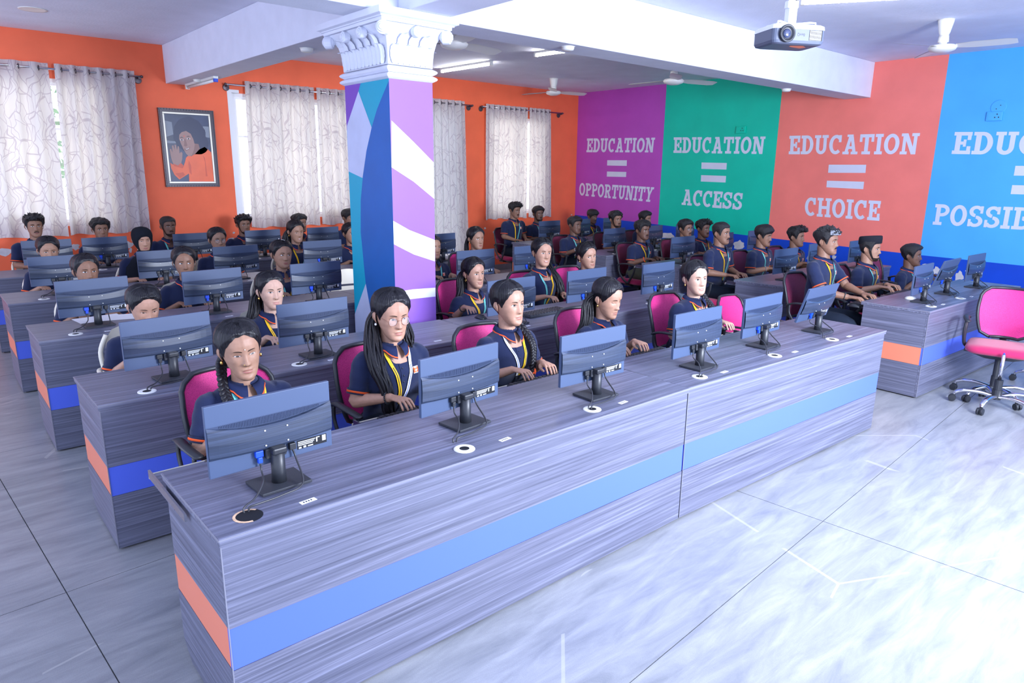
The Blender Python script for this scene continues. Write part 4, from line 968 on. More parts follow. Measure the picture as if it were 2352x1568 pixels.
# ================================================================== PEOPLE
HP = [(-.121, .010, -.066, -.040), (-.114, .026, -.084, -.018), (-.098, .042, -.092, .008), (-.076, .052, -.090, .028), (-.050, .061, -.088, .052), (-.020, .068, -.087, .076), (.012, .072, -.088, .090),
      (.042, .0735, -.089, .096), (.070, .070, -.081, .091), (.090, .060, -.066, .077), (.104, .044, -.046, .056), (.112, .026, -.026, .034), (.115, .010, -.010, .014)]
def G(x, z, cx, cz, sx, sz): return math.exp(-((x-cx)/sx)**2-((z-cz)/sz)**2)
class Head:
    def __init__(s, male, wide=1., jaw=1., nose=1.): s.male, s.wide, s.jaw, s.nose = male, wide, jaw, nose
    def prof(s, z):
        a, f, b = interp(HP, z); j = (1.07 if s.male else .97)*s.jaw
        k = lerp(j, 1, min(1, max(0, (z+.12)/.10))); return a*s.wide*k*1.07, f, b
    def feat(s, x, z):
        ax = abs(x); n = s.nose; d = 0
        t = max(0, min(1, (.022-z)/.056))                      # bridge to tip
        if z > -.052: d += n*(.004+.0185*t**1.35)*math.exp(-(x/(.0075+.0055*t))**2)*(1 if z > -.034 else max(0, 1-(-.034-z)/.014)**.7)
        d += n*.0075*G(ax, z, .0125, -.033, .0062, .0075)      # wings
        d -= .0085*G(ax, z, .031, .006, .016, .011)            # sockets
        d += (.0048 if s.male else .0026)*G(ax, z, .030, .027, .020, .008)
        d += .0042*G(ax, z, .043, -.022, .018, .016)
        d += .0050*G(x, z, 0, -.0605, .021, .0048)+.0058*G(x, z, 0, -.0715, .018, .0052)
        d -= .0030*G(x, z, 0, -.0662, .022, .0020)+.0028*G(ax, z, .026, -.066, .006, .006)
        d -= .0024*G(x, z, 0, -.0525, .004, .005)+.0030*G(x, z, 0, -.083, .018, .005)
        d += .0060*G(x, z, 0, -.102, .018, .013)+.004*G(ax, z, .040, -.085, .016, .02)*(1 if s.male else .3)
        d += .002*G(x, z, 0, .062, .04, .02); return d
    def pt(s, phi, z, off=0.):
        a, f, b = s.prof(z); ym, d = (f+b)/2, (b-f)/2; n = 2/2.25
        sp, cp = sin(phi), cos(phi); x = a*math.copysign(abs(sp)**n, sp); y = ym-d*math.copysign(abs(cp)**n, cp)
        if cp > 0: y -= s.feat(x, z)*min(1, cp*2.2)
        p = Vector((x, y, z))
        if off:
            c = Vector((0, ym*.6+.004, min(z, .055)*.55+.006)); p += (p-c).normalized()*off
        return p
    def fy(s, x, z, off=.0012):
        a, f, b = s.prof(z); ym, d = (f+b)/2, (b-f)/2; q = min(.995, abs(x)/max(a, 1e-4))
        return ym-d*(1-q**2.25)**(1/2.25)-s.feat(x, z)*min(1, (1-q**2.25)**(1/2.25)*2.2)-off
    def surf(s, x, z, off=.0012): return Vector((x, s.fy(x, z, off), z))
def strip(h, pts, wid, off=.0016):
    """narrow band lying on the face along pts (x, z)"""
    r0, r1 = [], []
    for i, (x, z) in enumerate(pts):
        w = wid[i] if isinstance(wid, (list, tuple)) else wid
        a, b = pts[max(i-1, 0)], pts[min(i+1, len(pts)-1)]; tx, tz = b[0]-a[0], b[1]-a[1]; l = sqrt(tx*tx+tz*tz) or 1
        nx, nz = -tz/l*w/2, tx/l*w/2; r0.append(h.surf(x+nx, z+nz, off)); r1.append(h.surf(x-nx, z-nz, off))
    return MB().grid([r0, r1])
NOI = lambda p, f: noise.noise(Vector(p)*f)
def hairline(tab, phi):
    a = abs((degreesw(phi)))
    return interp(tab, a)[0]
def degreesw(p):
    d = math.degrees(p) % 360; return d-360 if d > 180 else d
HL_M = [(0, .066), (30, .064), (52, .050), (62, .020), (72, -.022), (80, -.020), (88, .018), (104, .010), (118, -.030), (140, -.068), (180, -.078)]
HL_F = [(0, .088), (18, .083), (36, .066), (54, .040), (70, .008), (80, -.012), (90, .010), (106, -.004), (120, -.045), (145, -.072), (180, -.080)]
def hair_cap(h, tab, thick, lump, freq, seed, nphi=60, ns=16, part=None, ridge=0.):
    rows = []
    for i in range(ns+1):
        s = i/ns; row = []
        for j in range(nphi):
            phi = 2*pi*j/nphi; zl = hairline(tab, phi)+.0045*NOI((seed, 3*cos(phi), 3*sin(phi)), 1.); z = lerp(zl, .1148, s**.85)
            th = thick(phi, s, z); base = h.pt(phi, z, 0)
            nn = NOI((base.x+seed, base.y, base.z), freq)
            t = .0010 if i == 0 else th*min(1, .16+s*3.2)+lump*nn*min(1, s*4)+ridge*sin(phi*44+5*NOI((seed, base.z*14, phi), 1.))*min(1, s*5)
            if part is not None and cos(phi) > -.3 and abs(base.x-part) < .006 and s > .25: t *= .55
            row.append(h.pt(phi, z, max(.0012, t)))
        rows.append(row)
    return MB().loft(rows, True, False, True)
ARMC = {}
def arm_mesh(side, sh, el, wr_, tip, vox, fem, curl=.5):
    """one arm with hand: upper arm, forearm, palm, four fingers and thumb, melted into one skin"""
    k = .88 if fem else 1.
    mb = MB(); sh, el, wr_, tip = map(Vector, (sh, el, wr_, tip))
    path = [sh, lerp(sh, el, .5), lerp(sh, el, .9), el+(el-lerp(sh, wr_, .5)).normalized()*.006, lerp(el, wr_, .18), lerp(el, wr_, .55), wr_]
    mb.tube(cat_rom(path, 4), [r*k for r in [lerp(.046, .040, i/11) for i in range(12)]+[.037, .037, .038, .039, .039, .038, .036, .034, .032, .030, .028, .026, .025]], 12)
    d = (tip-wr_); d.z *= .5; d.normalize(); sdv = Vector((-d.y, d.x, 0)).normalized()
    if sdv.x*side < 0: sdv = -sdv          # points to the little-finger side (outwards)
    n = Vector((0, 0, 1))
    def P(a, b, c): return wr_+d*a+sdv*b+n*c
    rings = []
    for a, w, t, c in ((-.01, .024, .021, 0), (.012, .027, .018, .001), (.04, .036, .0145, .004), (.068, .040, .0135, .004), (.086, .038, .0115, .001)):
        w *= k*.96; t *= k
        rings.append([P(a*k, w*cos(2*pi*q/12), c+t*sin(2*pi*q/12)) for q in range(12)])
    mb.loft(rings)
    for i, (b, L, r) in enumerate(((-.028, .070, .0083), (-.009, .078, .0087), (.010, .072, .0083), (.028, .057, .0073))):
        sp = b*1.25; a0 = .074; c1 = curl*(1+.1*i)
        pts = [P(.05*k, b*.8*k, .004), P(a0*k, b*k, .006), P((a0+L*.42)*k, sp*k, .008-.010*c1), P((a0+L*.74)*k, sp*1.05*k, -.004-.026*c1), P((a0+L*(.98-.12*c1))*k, sp*1.06*k, -.014-.040*c1)]
        mb.tube(cat_rom(pts, 4), [r*k*q for q in [1.05]*8+[1.0, .98, .96, .95, .93, .90, .86, .80, .62]], 9)
    pts = [P(.012*k, -.014*k, -.002), P(.030*k, -.036*k, -.008), P(.056*k, -.047*k, -.014), P(.078*k, -.043*k, -.022), P(.090*k, -.036*k, -.027)]
    mb.tube(cat_rom(pts, 4), [.0125*k]*5+[.0112*k]*4+[.0100*k]*4+[.009*k]*2+[.0075*k, .006*k], 9)
    me = mb.mesh('arm', m_black); return remesh(me, vox, 2)
def person(P):
    fem, skin = P.get('fem', False), P.get('skin', 'brown')
    x, y, zc = P['pos']; k = P.get('scale', 1.); far = y > 5.2; vox = .0042 if y < 3.2 else (.0055 if y < 5 else .008)
    t = thing('person', P['label'], 'person', (x, y, 0), radians(-P.get('body', 0)), P.get('group', 'students in navy polo shirts'))
    sm, lm = SKINS[skin], LIPS[skin]; hp = P.get('hip', .11)
    zs = zc-.080                                              # shoulder level
    h = Head(not fem, P.get('wide', 1.), P.get('jaw', 1.), P.get('nose', 1.))
    # ---- head frame
    piv = Vector((0, .075+.02, zc+.03))
    H = Matrix.Translation(piv) @ Matrix.Rotation(radians(-P.get('turn', 0)), 4, 'Z') @ Matrix.Rotation(radians(P.get('down', 0)), 4, 'X') @ Matrix.Rotation(radians(P.get('roll', 0)), 4, 'Y') @ Matrix.Translation(Vector((0, .075, zc+.118))-piv)
    def put(name, mb, mats, parent=t, smooth=True, fr=H, **kw):
        if fr: mb.xf(fr)
        return mb.build(name, mats, parent, smooth=smooth, **kw)
    # ---- body: head, neck, trunk, arms in one mesh
    body = MB(); nz, nph = (34, 44) if far else (46, 60)
    rings = []
    for i in range(nz+1):
        z = lerp(-.121, .115, i/nz); rings.append([])
        for j in range(nph):
            u = j/nph; phi = 2*pi*u; phi = phi-.42*sin(phi)     # denser in front
            rings[-1].append(h.pt(phi, z))
    body.loft(rings)
    for s in (-1, 1):                                          # ears
        er = []
        for i in range(7):
            a = i/6; w = .0105*sin(pi*(.08+.84*a)); er.append([Vector((s*(.0725*h.wide+.010*sin(pi*a*.9)+.004+(.006 if q in (2, 3, 4) else 0)*(1 if 1 < i < 6 else 0)+.0035*cos(2*pi*q/8)), .012+.006*a+w*1.45*sin(2*pi*q/8), lerp(-.036, .024, a)+.001*cos(2*pi*q/8))) for q in range(8)])
        body.loft(er)
    nh = len(body.v); body.xf(H)
    fn = .89 if fem else 1.03
    hb = H @ Vector((0, .020, -.055)); nb = Vector((0, .085, zs+.005))
    nk = [nb, lerp(nb, hb, .38), lerp(nb, hb, .7), hb, H @ Vector((0, .022, -.02))]
    body.tube(nk, [.066*fn, .055*fn, .053*fn, .054*fn, .05], 20)
    ch = []                                                    # upper chest filling the neckline
    for z, w, f, b in ((zs-.10, .10, .0, .15), (zs-.04, .12, -.005, .155), (zs+.0, .10, .015, .15), (zs+.03, .07, .03, .145), (zs+.05, .055, .04, .14)):
        ch.append([Vector((w*cos(2*pi*q/20), (f+b)/2+(b-f)/2*sin(2*pi*q/20), z)) for q in range(20)])
    body.loft(ch)
    A = P.get('arms', 'type'); sw = (.162 if fem else .184)*P.get('broad', 1.)
    arms = {'type': [((-1), (-.215, .07, zs-.215), (-.115, -.10, .745), (-.075, -.26, .735)), (1, (.215, .07, zs-.215), (.115, -.10, .745), (.075, -.26, .735))]}['type']
    arms = P.get('arm_pts', arms)
    for sd, el, w_, tp in arms:
        shp = Vector((sd*sw, .09, zs-.035)); me = arm_mesh(sd, shp, el, w_, tp, vox, fem, P.get('curl', .5))
        body.add([v.co.copy() for v in me.vertices], [tuple(p.vertices) for p in me.polygons]); WORK['old'].append(me)
    body.build('body', sm, t, smooth=True)
    # ---- face
    gz = P.get('gaze', (0, 0)); lid = P.get('lids', 1.)
    for s in (-1, 1):
        cx, cz, hw = s*.031, .0045, .0150
        up = lambda q: cz+.0064*lid*(1-q*q)**.9+(0 if s*q > 0 else -.0006); lo = lambda q: cz-.0042*(1-q*q)
        if lid < .2: up = lambda q: lo(q)+.0012
        rws = [[h.surf(cx+q*hw, lerp(lo(q), up(q), r_/4), .0011+.0016*(1-q*q)*sin(pi*r_/4)) for q in [lerp(-1, 1, i/10) for i in range(11)]] for r_ in range(5)]
        e = put('eye', MB().grid(rws), m_eyewhite)
        ip = []
        for a in range(16):
            px, pz = cx+gz[0]*.0062+.0058*cos(2*pi*a/16), cz+.0008+gz[1]*.003+.0058*sin(2*pi*a/16); q = max(-.97, min(.97, (px-cx)/hw))
            pz = max(lo(q)+.0001, min(up(q)-.0001, pz)); q2 = (px-cx)/hw; ip.append(h.surf(px, pz, .0034+.0004*(1-q2*q2)))
        put('iris', MB().poly(ip), m_iris, e, False, fixn=False)
        lash = [(cx+q*hw*1.05, up(q)+.0004) for q in [lerp(-1, 1, i/8) for i in range(9)]]
        put('eyelashes', strip(h, lash, [.0009, .0016, .0020, .0022, .0022, .0022, .0020, .0016, .0009], .0030), m_brow)
        if lid < .8:   # lowered lid fold
            put('eyelid', MB().grid([[h.surf(cx+q*hw, lerp(up(q), cz+.0085*(1-q*q*.6), r_/3), .0022+.0022*(1-q*q)*sin(pi*(r_+.6)/4)) for q in [lerp(-1, 1, i/8) for i in range(9)]] for r_ in range(4)]), sm)
        br = [(s*(.0125+.034*i/7), .0205+.0055*sin(pi*(i/7)**.9*.8)+(P.get('brow', 0)*.001)) for i in range(8)]; bw = 1.25 if not fem else .75
        put('eyebrow', strip(h, br, [w*bw for w in (.0040, .0056, .0060, .0058, .0052, .0044, .0032, .0014)], .0014), m_brow)
    lw = .023 if not fem else .0215
    ul = [[h.surf(lw*q, lerp(-.0662, -.0592+.0012*(-1 if abs(q) < .12 else 0)-.0062*q*q, r_/3), .0011) for q in [lerp(-1, 1, i/12) for i in range(13)]] for r_ in range(4)]
    ll = [[h.surf(lw*q, lerp(-.0668, -.0768+.0092*q*q, r_/3), .0011) for q in [lerp(-1, 1, i/12) for i in range(13)]] for r_ in range(4)]
    lp = MB().grid(ul).grid(ll); lips = put('lips', lp, lm)
    if P.get('teeth'):
        put('teeth', MB().grid([[h.surf(.012*q, z+.0016*q*q, .0026) for q in (-1, -.5, 0, .5, 1)] for z in (-.0645, -.0692)]), m_eyewhite)
    else: put('mouth_line', strip(h, [(lw*.98*q, -.0664+.0010*q*q) for q in [lerp(-1, 1, i/8) for i in range(9)]], .0011, .0017), LIPS['dark'])
    for s in (-1, 1): put('nostril', MB().poly([h.surf(s*.0075+.0030*cos(2*pi*a/8), -.0408+.0016*sin(2*pi*a/8), .0012) for a in range(8)]), m_brow, t, False, fixn=False)
    if P.get('moust'):
        m_ = P['moust']
        put('moustache', MB().grid([[h.surf(.024*q, z0-.004*q*q*(1.2)+0, .0020) for q in [lerp(-1, 1, i/10) for i in range(11)]] for z0 in (-.0490-.001*m_, -.0535, -.0585)]), m_brow)
    if P.get('beard'):
        pts = []
        for r_ in range(5):
            z = lerp(-.070, -.117, r_/4); a = h.prof(z)[0]
            pts.append([h.pt(phi, z-.000, .0016) for phi in [radians(lerp(-86, 86, i/16)) for i in range(17)]])
        put('beard', MB().grid(pts[1:]), m_brow)
        for s in (-1, 1): put('sideburn', MB().grid([[h.pt(s*radians(a), z, .0016) for a in (70, 78, 86)] for z in (.0, -.03, -.06, -.09)]), m_brow)
    if P.get('bindi'): put('bindi', MB().poly([h.surf(.0022*cos(2*pi*a/10), .033+.0022*sin(2*pi*a/10), .0022) for a in range(10)]), m_orangetrim if P['bindi'] == 'red' else m_pearl, t, False, fixn=False)
    if P.get('nosestud'): put('nose_stud', MB().ell(h.surf(-.0135, -.032, .002), .0024, .0024, .0024, 8, 5), m_gold)
    for s in (-1, 1):
        if P.get('ear') == 'gold': put('earring', MB().ell((s*.083, .004, -.043), .006, .006, .009, 10, 6), m_gold)
        if P.get('ear') == 'pearl': put('earring', MB().ell((s*.084, .002, -.040), .0065, .0065, .0065, 10, 6), m_pearl)
        if P.get('ear') == 'hoop': put('earring', MB().tube([(s*.082, .002+.010*sin(2*pi*a/10), -.050+.012*cos(2*pi*a/10)) for a in range(11)], .0018, 6, caps=False), m_gold)
    if P.get('glasses'):
        fm = m_darkmetal if P['glasses'] == 'thin' else M('copper_wire', (.42, .22, .16), .3, .5, .9)
        g = MB(); yy = h.fy(.012, -.0, 0)-.009
        for s in (-1, 1):
            c = Vector((s*.0335, yy+.006, -.004)); rr = [(c.x+.0225*cos(2*pi*a/24), c.y+.0040*abs(cos(2*pi*a/24))*(1 if s*cos(2*pi*a/24) > 0 else -.2), c.z+.0215*sin(2*pi*a/24)) for a in range(25)]
            g.tube(rr, .0011, 6, caps=False); g.tube(cat_rom([rr[0] if s > 0 else rr[12], (s*.068, -.050, .002), (s*.078, .0, .004), (s*.078, .022, -.004)], 4), .0011, 6)
        g.tube(cat_rom([(-.0115, yy+.004, -.001), (0, yy+.000, .002), (.0115, yy+.004, -.001)], 4), .0011, 6)
        gl = put('glasses', g, fm)
        for s in (-1, 1): put('lens', MB().poly([(s*.0335+.0220*cos(2*pi*a/20), yy+.006, -.004+.021*sin(2*pi*a/20)) for a in range(20)]), m_glass, gl, False, fixn=False)
    # ---- hair
    hs = P.get('hair', 'side'); sd = P.get('seed', 1)
    def strand(path, rad, flat=.55, name='hair_lock', nse=14, up=None, ridge=.16):
        mb = MB(); pts = cat_rom(path, 5); rr = []
        for i in range(len(pts)):
            q = i/(len(pts)-1)*(len(rad)-1); a = int(min(q, len(rad)-2)); rr.append(lerp(rad[a], rad[a+1], q-a))
        N = 44 if not far else 14; fr_ = []; prev = None
        for i, p in enumerate(pts):
            tg = (pts[min(i+1, len(pts)-1)]-pts[max(i-1, 0)]).normalized(); u = Vector(prev) if prev else Vector((0, 1, .2)); u = (u-tg*u.dot(tg)).normalized(); prev = u; fr_.append((u, tg.cross(u)))
        for k in range(N):
            r0 = sqrt((k+.5)/N); a0 = k*2.4; ph = k*1.7+sd
            pp_ = [p+(fr_[i][0]*cos(a0+.25*sin(i*.35+ph))*flat+fr_[i][1]*sin(a0+.25*sin(i*.35+ph)))*rr[i]*r0*(.80+.10*sin(i*.5+ph)+.14*sin(i*.28+sd)) for i, p in enumerate(pts)]
            L_ = len(pp_)-int((k*7) % 6)
            mb.tube(pp_[:L_], [max(.0012, rr[i]*(.20 if not far else .34)*(1-.75*max(0, (i/(L_-1)-.8)/.2))) for i in range(L_)], 5, flat=.8)
        return put(name, mb, m_hair, fr=None)
    HW = lambda a, b, c: H @ Vector((a, b, c))
    if fem and hs != 'scarf':
        put('hair', hair_cap(h, HL_F, lambda p, s, z: .0095+.011*s+(.007 if cos(p) < 0 else 0), .002, 34, sd, 132 if not far else 66, 18, part=P.get('part', .0), ridge=.0016), m_hair)
        st = P.get('style', 'back')
        if st == 'braid_front':     # plait falling forward over one shoulder
            s = P.get('side', -1); path = cat_rom([HW(s*.045, .085, -.045), HW(s*.075, .070, -.085), Vector((s*.098, .050, zs+.035)), Vector((s*.100, -.025, zs-.03)), Vector((s*.090, -.048, zs-.11)), Vector((s*.075, -.058, zs-.20))], 5)
            mb = MB(); n = len(path)
            for i, p in enumerate(path):
                r = lerp(.026, .017, i/(n-1)); tg = (path[min(i+1, n-1)]-path[max(i-1, 0)]).normalized(); o = (tg.cross(Vector((0, 1, .3)))).normalized()
                for q in (-1, 1):
                    R = (tg*.9+o*q*.55).to_track_quat('Z', 'Y').to_matrix().to_4x4()
                    mb.ell((0, 0, 0), r*.62, r*.62, r*1.05, 10, 7, M4=Matrix.Translation(p+o*q*r*.42+tg*(r*.3*q)) @ R)
            put('braid', mb, m_hair, fr=None)
            strand([path[-1], path[-1]+Vector((-.01*s, -.012, -.05)), path[-1]+Vector((-.015*s, -.006, -.13))], [.015, .022, .008], .7, 'braid_end')
            if P.get('bow'): put('hair_bow', MB().ell(path[-1], .022, .012, .010, 8, 5).ell(path[-1]+Vector((.012, -.006, .008)), .008, .01, .022, 8, 5), m_orangetrim, fr=None)
        elif st == 'long_front':    # loose wavy hair over one shoulder and a shorter fall on the other side
            s = P.get('side', -1)
            strand([HW(s*.058, .040, .02), HW(s*.086, .045, -.05), Vector((s*.118, .055, zs+.04)), Vector((s*.135, -.015, zs-.05)), Vector((s*.115, -.050, zs-.14)), Vector((s*.105, -.052, zs-.25)), Vector((s*.075, -.055, zs-.33))], [.032, .046, .052, .052, .054, .050, .020], .60, 'hair_lock')
            strand([HW(-s*.055, .05, .02), HW(-s*.080, .055, -.05), Vector((-s*.088, .07, zs+.055)), Vector((-s*.08, .03, zs+.02))], [.030, .040, .040, .020], .6, 'hair_lock')
            strand([HW(0, .085, .02), HW(0, .105, -.06), Vector((0, .15, zs)), Vector((0, .19, zs-.15))], [.05, .06, .07, .05], .5, 'hair_lock')
        elif st == 'long_back':     # loose hair falling down the back, some beside the neck
            s = P.get('side', -1)
            strand([HW(s*.050, .055, .02), HW(s*.078, .085, -.05), Vector((s*.105, .130, zs+.02)), Vector((s*.14, .165, zs-.10)), Vector((s*.15, .18, zs-.26))], [.030, .044, .056, .060, .030], .55, 'hair_lock')
            strand([HW(0, .085, .02), HW(0, .110, -.06), Vector((0, .165, zs)), Vector((0, .20, zs-.18))], [.05, .062, .075, .05], .5, 'hair_lock')
        elif st == 'pony_front':    # bunched hair brought forward over one shoulder
            s = P.get('side', 1)
            strand([HW(s*.03, .10, -.02), HW(s*.07, .085, -.07), Vector((s*.10, .06, zs+.03)), Vector((s*.125, -.01, zs-.05)), Vector((s*.135, -.045, zs-.16)), Vector((s*.13, -.04, zs-.30))], [.03, .035, .040, .046, .050, .022], .6, 'hair_lock')
        elif st == 'pony_back':
            strand([HW(0, .095, .02), HW(-.015, .135, -.01), HW(-.03, .150, -.08), Vector((-.045, .185, zs-.02)), Vector((-.05, .20, zs-.15))], [.022, .030, .036, .034, .012], .8, 'ponytail')
        else: put('hair_bun', MB().ell((0, .108, -.035), .036, .030, .034, 14, 10), m_hair)
        if P.get('clip'): put('hair_clip', MB().tube([(-.018, .03, .132), (.0, .0, .140), (.02, -.02, .134)], .003, 6).ell((-.015, .03, .14), .006, .006, .012, 6, 4), m_silverp)
    elif hs == 'scarf':
        put('headscarf', hair_cap(h, [(0, .052), (22, .044), (40, .016), (50, -.030), (58, -.085), (66, -.112), (180, -.112)], lambda p, s, z: .013+.004*s, .0015, 25, sd), m_hijab)
        rr = []
        for tt, w, f, b, z in ((0, .060, -.045, .085, zc+.012), (.2, .064, -.035, .10, zc-.02), (.4, .080, -.03, .14, zs+.035), (.6, .13, -.03, .175, zs-.0), (.8, .19, -.05, .19, zs-.07), (1, .21, -.075, .20, zs-.20), (1.2, .215, -.09, .205, zs-.34)):
            rr.append([Vector((w*cos(2*pi*q/28)*(1+.02*sin(5*q)), (f+b)/2+(b-f)/2*sin(2*pi*q/28)+.004*sin(3*q), z)) for q in range(28)])
        put('scarf_drape', MB().loft(rr, True, True, False), m_hijab, fr=None)
    else:
        top = {'side': (.020, .008), 'quiff': (.024, .010), 'curly': (.026, .016), 'spiky': (.024, .011), 'short': (.009, .004), 'fringe': (.020, .007), 'swept': (.026, .011)}[hs]
        tab = HL_M if hs != 'fringe' else [(0, .042), (25, .040), (48, .030), (60, .012)]+HL_M[4:]
        q_ = {'quiff': .020, 'swept': .016, 'side': .010, 'fringe': .010}.get(hs, 0)
        def th(p, s, z): return .005+top[0]*max(0, min(1, (z+.005)/.07))+q_*max(0, cos(p-.4))*max(0, min(1, (z-.045)/.03))*(1-.5*s)
        put('hair', hair_cap(h, tab, th, top[1], 42 if hs in ('curly', 'quiff') else 30, sd, 64, 18), m_hairm)
        if hs in ('spiky', 'curly', 'swept', 'quiff'):
            rn = random.Random(sd); tf = MB()
            for q in range(46 if hs != 'spiky' else 60):
                ph = rn.uniform(-2.2, 2.2); z = rn.uniform(.066, .112); b = h.pt(ph, z, top[0]*.7+q_*max(0, cos(ph))*.6); o_ = (h.pt(ph, z, .05)-h.pt(ph, z, .0)).normalized()
                if hs == 'curly': tf.ell(b, rn.uniform(.009, .014), rn.uniform(.009, .014), rn.uniform(.008, .013), 7, 5)
                else:
                    tp = b+o_*rn.uniform(.016, .030)+Vector((rn.uniform(-.01, .01), -.012 if hs != 'spiky' else 0, .004)); tf.tube([b-o_*.008, lerp(b, tp, .5), tp], [.010, .007, .0015], 6)
            put('hair_tuft', tf, m_hairm, kind='stuff')
        if P.get('grey'): put('hair_highlight', MB().grid([[h.pt(radians(a), z, .030) for a in (-60, -40, -20, 0, 20)] for z in (.060, .075, .09)]), M('ash_hair', (.16, .17, .20), .5, .4, nscale=60, namt=.6, bump=.5, bscale=180))
    if P.get('cap'):
        cp = []
        for z, e_ in ((.052, .010), (.056, .014), (.10, .015), (.124, .012), (.130, .004)):
            cp.append([Vector((( .0735+e_)*cos(2*pi*q/28), .006+(.094+e_)*sin(2*pi*q/28), z-.012*(1-sin(2*pi*q/28))*0+.010*(-sin(2*pi*q/28)))) for q in range(28)])
        put('cap', MB().loft(cp), M('black_cap', (.014, .015, .022), .85, .2, bump=.3, bscale=300))
    # ---- shirt
    br = P.get('broad', 1.)*(1.08 if not fem else .99); bust = .022 if fem else .0
    R0 = [(.440, .165, -.015+hp, .235), (.50, .165, -.01+hp*.9, .225), (.58, .148, .005+hp*.55, .205), (.655, .150, -.008-bust*.3+hp*.3, .195), (zs-.15, .158, -.018-bust+hp*.1, .188), (zs-.085, .168, -.016-bust*.7, .185), (zs-.035, .176, .002, .182), (zs-.002, .162, .022, .172), (zs+.022, .118, .032, .162), (zs+.042, .078, .036, .152), (zs+.058, .062, .036, .146)]
    rr = []
    for z, w, f, b in R0:
        w *= br; rr.append([Vector((w*math.copysign(abs(cos(2*pi*q/28))**.85, cos(2*pi*q/28)), (f+b)/2+(b-f)/2*math.copysign(abs(sin(2*pi*q/28))**.85, sin(2*pi*q/28)), z+.004*NOI((q*.7+sd, z*20, 1), 1.))) for q in range(28)])
    sh_ = MB().loft(rr); cuffs = []
    for a_ in arms:
        s, el = a_[0], Vector(a_[1]); a = Vector((s*sw*.82, .09, zs-.025)); shp = Vector((s*sw, .09, zs-.035)); dv = (el-shp); en = shp+dv*.74
        path = cat_rom([a, lerp(a, shp, .7)+Vector((s*.012, 0, -.004)), shp+dv*.35, en], 4)
        rad = [lerp(.056, .058, i/12) for i in range(13)]
        sh_.tube(path, [r*(1 if not fem else .90)*(1+.05*sin(i*1.9+sd)) for i, r in enumerate(rad)], 16)
        cuffs.append((en, dv.normalized()))
    me = remesh(sh_.mesh('shirt', m_shirt), .010 if y < 5 else .014, 3); me.materials.clear(); me.materials.append(m_shirt)
    vco = [v.co.copy() for v in me.vertices]; vno = [v.normal.copy() for v in me.vertices]; flat_ = []
    for c, n_ in zip(vco, vno):                               # soft cloth folds
        flat_.extend(c+n_*(.0035*NOI((c.x*9+sd, c.y*9, c.z*16), 1.)+.002*sin(c.z*55+c.x*20+sd)*(1 if c.z < zs-.16 else .2)))
    me.vertices.foreach_set('co', flat_); me.update()
    link('shirt', me, t)
    bvh = BVHTree.FromPolygons([v.co.copy() for v in me.vertices], [tuple(p.vertices) for p in me.polygons])
    def front(px, pz, off=.0035):
        hit = bvh.ray_cast(Vector((px, -1, pz)), Vector((0, 1, 0)))
        p = hit[0] if hit[0] else Vector((px, -.02, pz)); return p+Vector((0, -off, 0))
    for en, dv in cuffs:
        o = dv.orthogonal().normalized(); w = dv.cross(o); k2 = .90 if fem else 1.
        for d0, d1, m_, nm, r0 in ((-.012, .002, m_shirt, 'sleeve_hem', .0610), (-.002, .008, m_orangetrim, 'sleeve_stripe', .0625), (.008, .016, m_shirt, 'sleeve_hem', .0612)):
            MB().loft([[en+dv*d+(o*cos(2*pi*q/20)+w*sin(2*pi*q/20))*r0*k2*(.97 if e else 1) for q in range(20)] for e, d in ((0, d0), (0, d1), (1, d1-.001), (1, d0+.001))], True, False, False).build(nm, m_, t, smooth=True)
    # neck opening, collar
    body_v = [front(-.028, zs+.040, .004), front(0, zs+.03, .005), front(.028, zs+.040, .004), front(.010, zs+.004, .004), front(0, zs-.022, .004), front(-.010, zs+.004, .004)]
    MB().poly(body_v).build('neckline', sm, t, fixn=False)
    cg, ce = [], []
    for i in range(33):
        th_ = radians(lerp(9, 351, i/32)); f = (1+cos(th_))/2    # f=1 at the front
        c = Vector((0, .088-.012*f, 0)); rx, ry = .064*(.95 if fem else 1.02), .060
        up_ = c+Vector((rx*sin(th_), -ry*cos(th_), zs+lerp(.078, .046, f))); dn = c+Vector((rx*1.42*sin(th_), -ry*1.40*cos(th_), zs+lerp(.040, .010, f**1.5)))
        if f > .80: g_ = (f-.80)/.20; dn += Vector((math.copysign(.010*g_, sin(th_)), -.014*g_, -.026*g_))
        fr_ = front(dn.x, dn.z, .006)
        if f > .55 and dn.y > fr_.y: dn.y = lerp(dn.y, fr_.y, (f-.55)/.45)
        mid = lerp(up_, dn, .5)+Vector((sin(th_), -cos(th_), .6))*.006
        cg.append([up_+Vector((-sin(th_), cos(th_), 0))*.006+Vector((0, 0, -.012)), up_, mid, lerp(mid, dn, .75), dn])
        e_ = (dn-mid).normalized(); ce.append([dn-e_*.0115+Vector((sin(th_), -cos(th_), .4))*.0016, dn-e_*.0045+Vector((sin(th_), -cos(th_), .4))*.0016])
    co = MB().grid(cg).build('collar', M('navy_collar', (.014, .022, .072), .85, .25, bump=.3, bscale=500), t, smooth=True)
    MB().grid(ce).build('collar_stripe', m_orangetrim, co, smooth=True)
    if not far:
        MB().grid([[front(sx*.014, z, .0028) for sx in (-1, 1)] for z in [lerp(zs-.045, zs-.15, i/6) for i in range(7)]]).build('button_placket', m_shirt, t, smooth=True)
        for z in (zs-.065, zs-.10, zs-.135): MB().ell(front(0, z, .004), .0042, .0022, .0042, 8, 5).build('button', m_black, t, smooth=True)
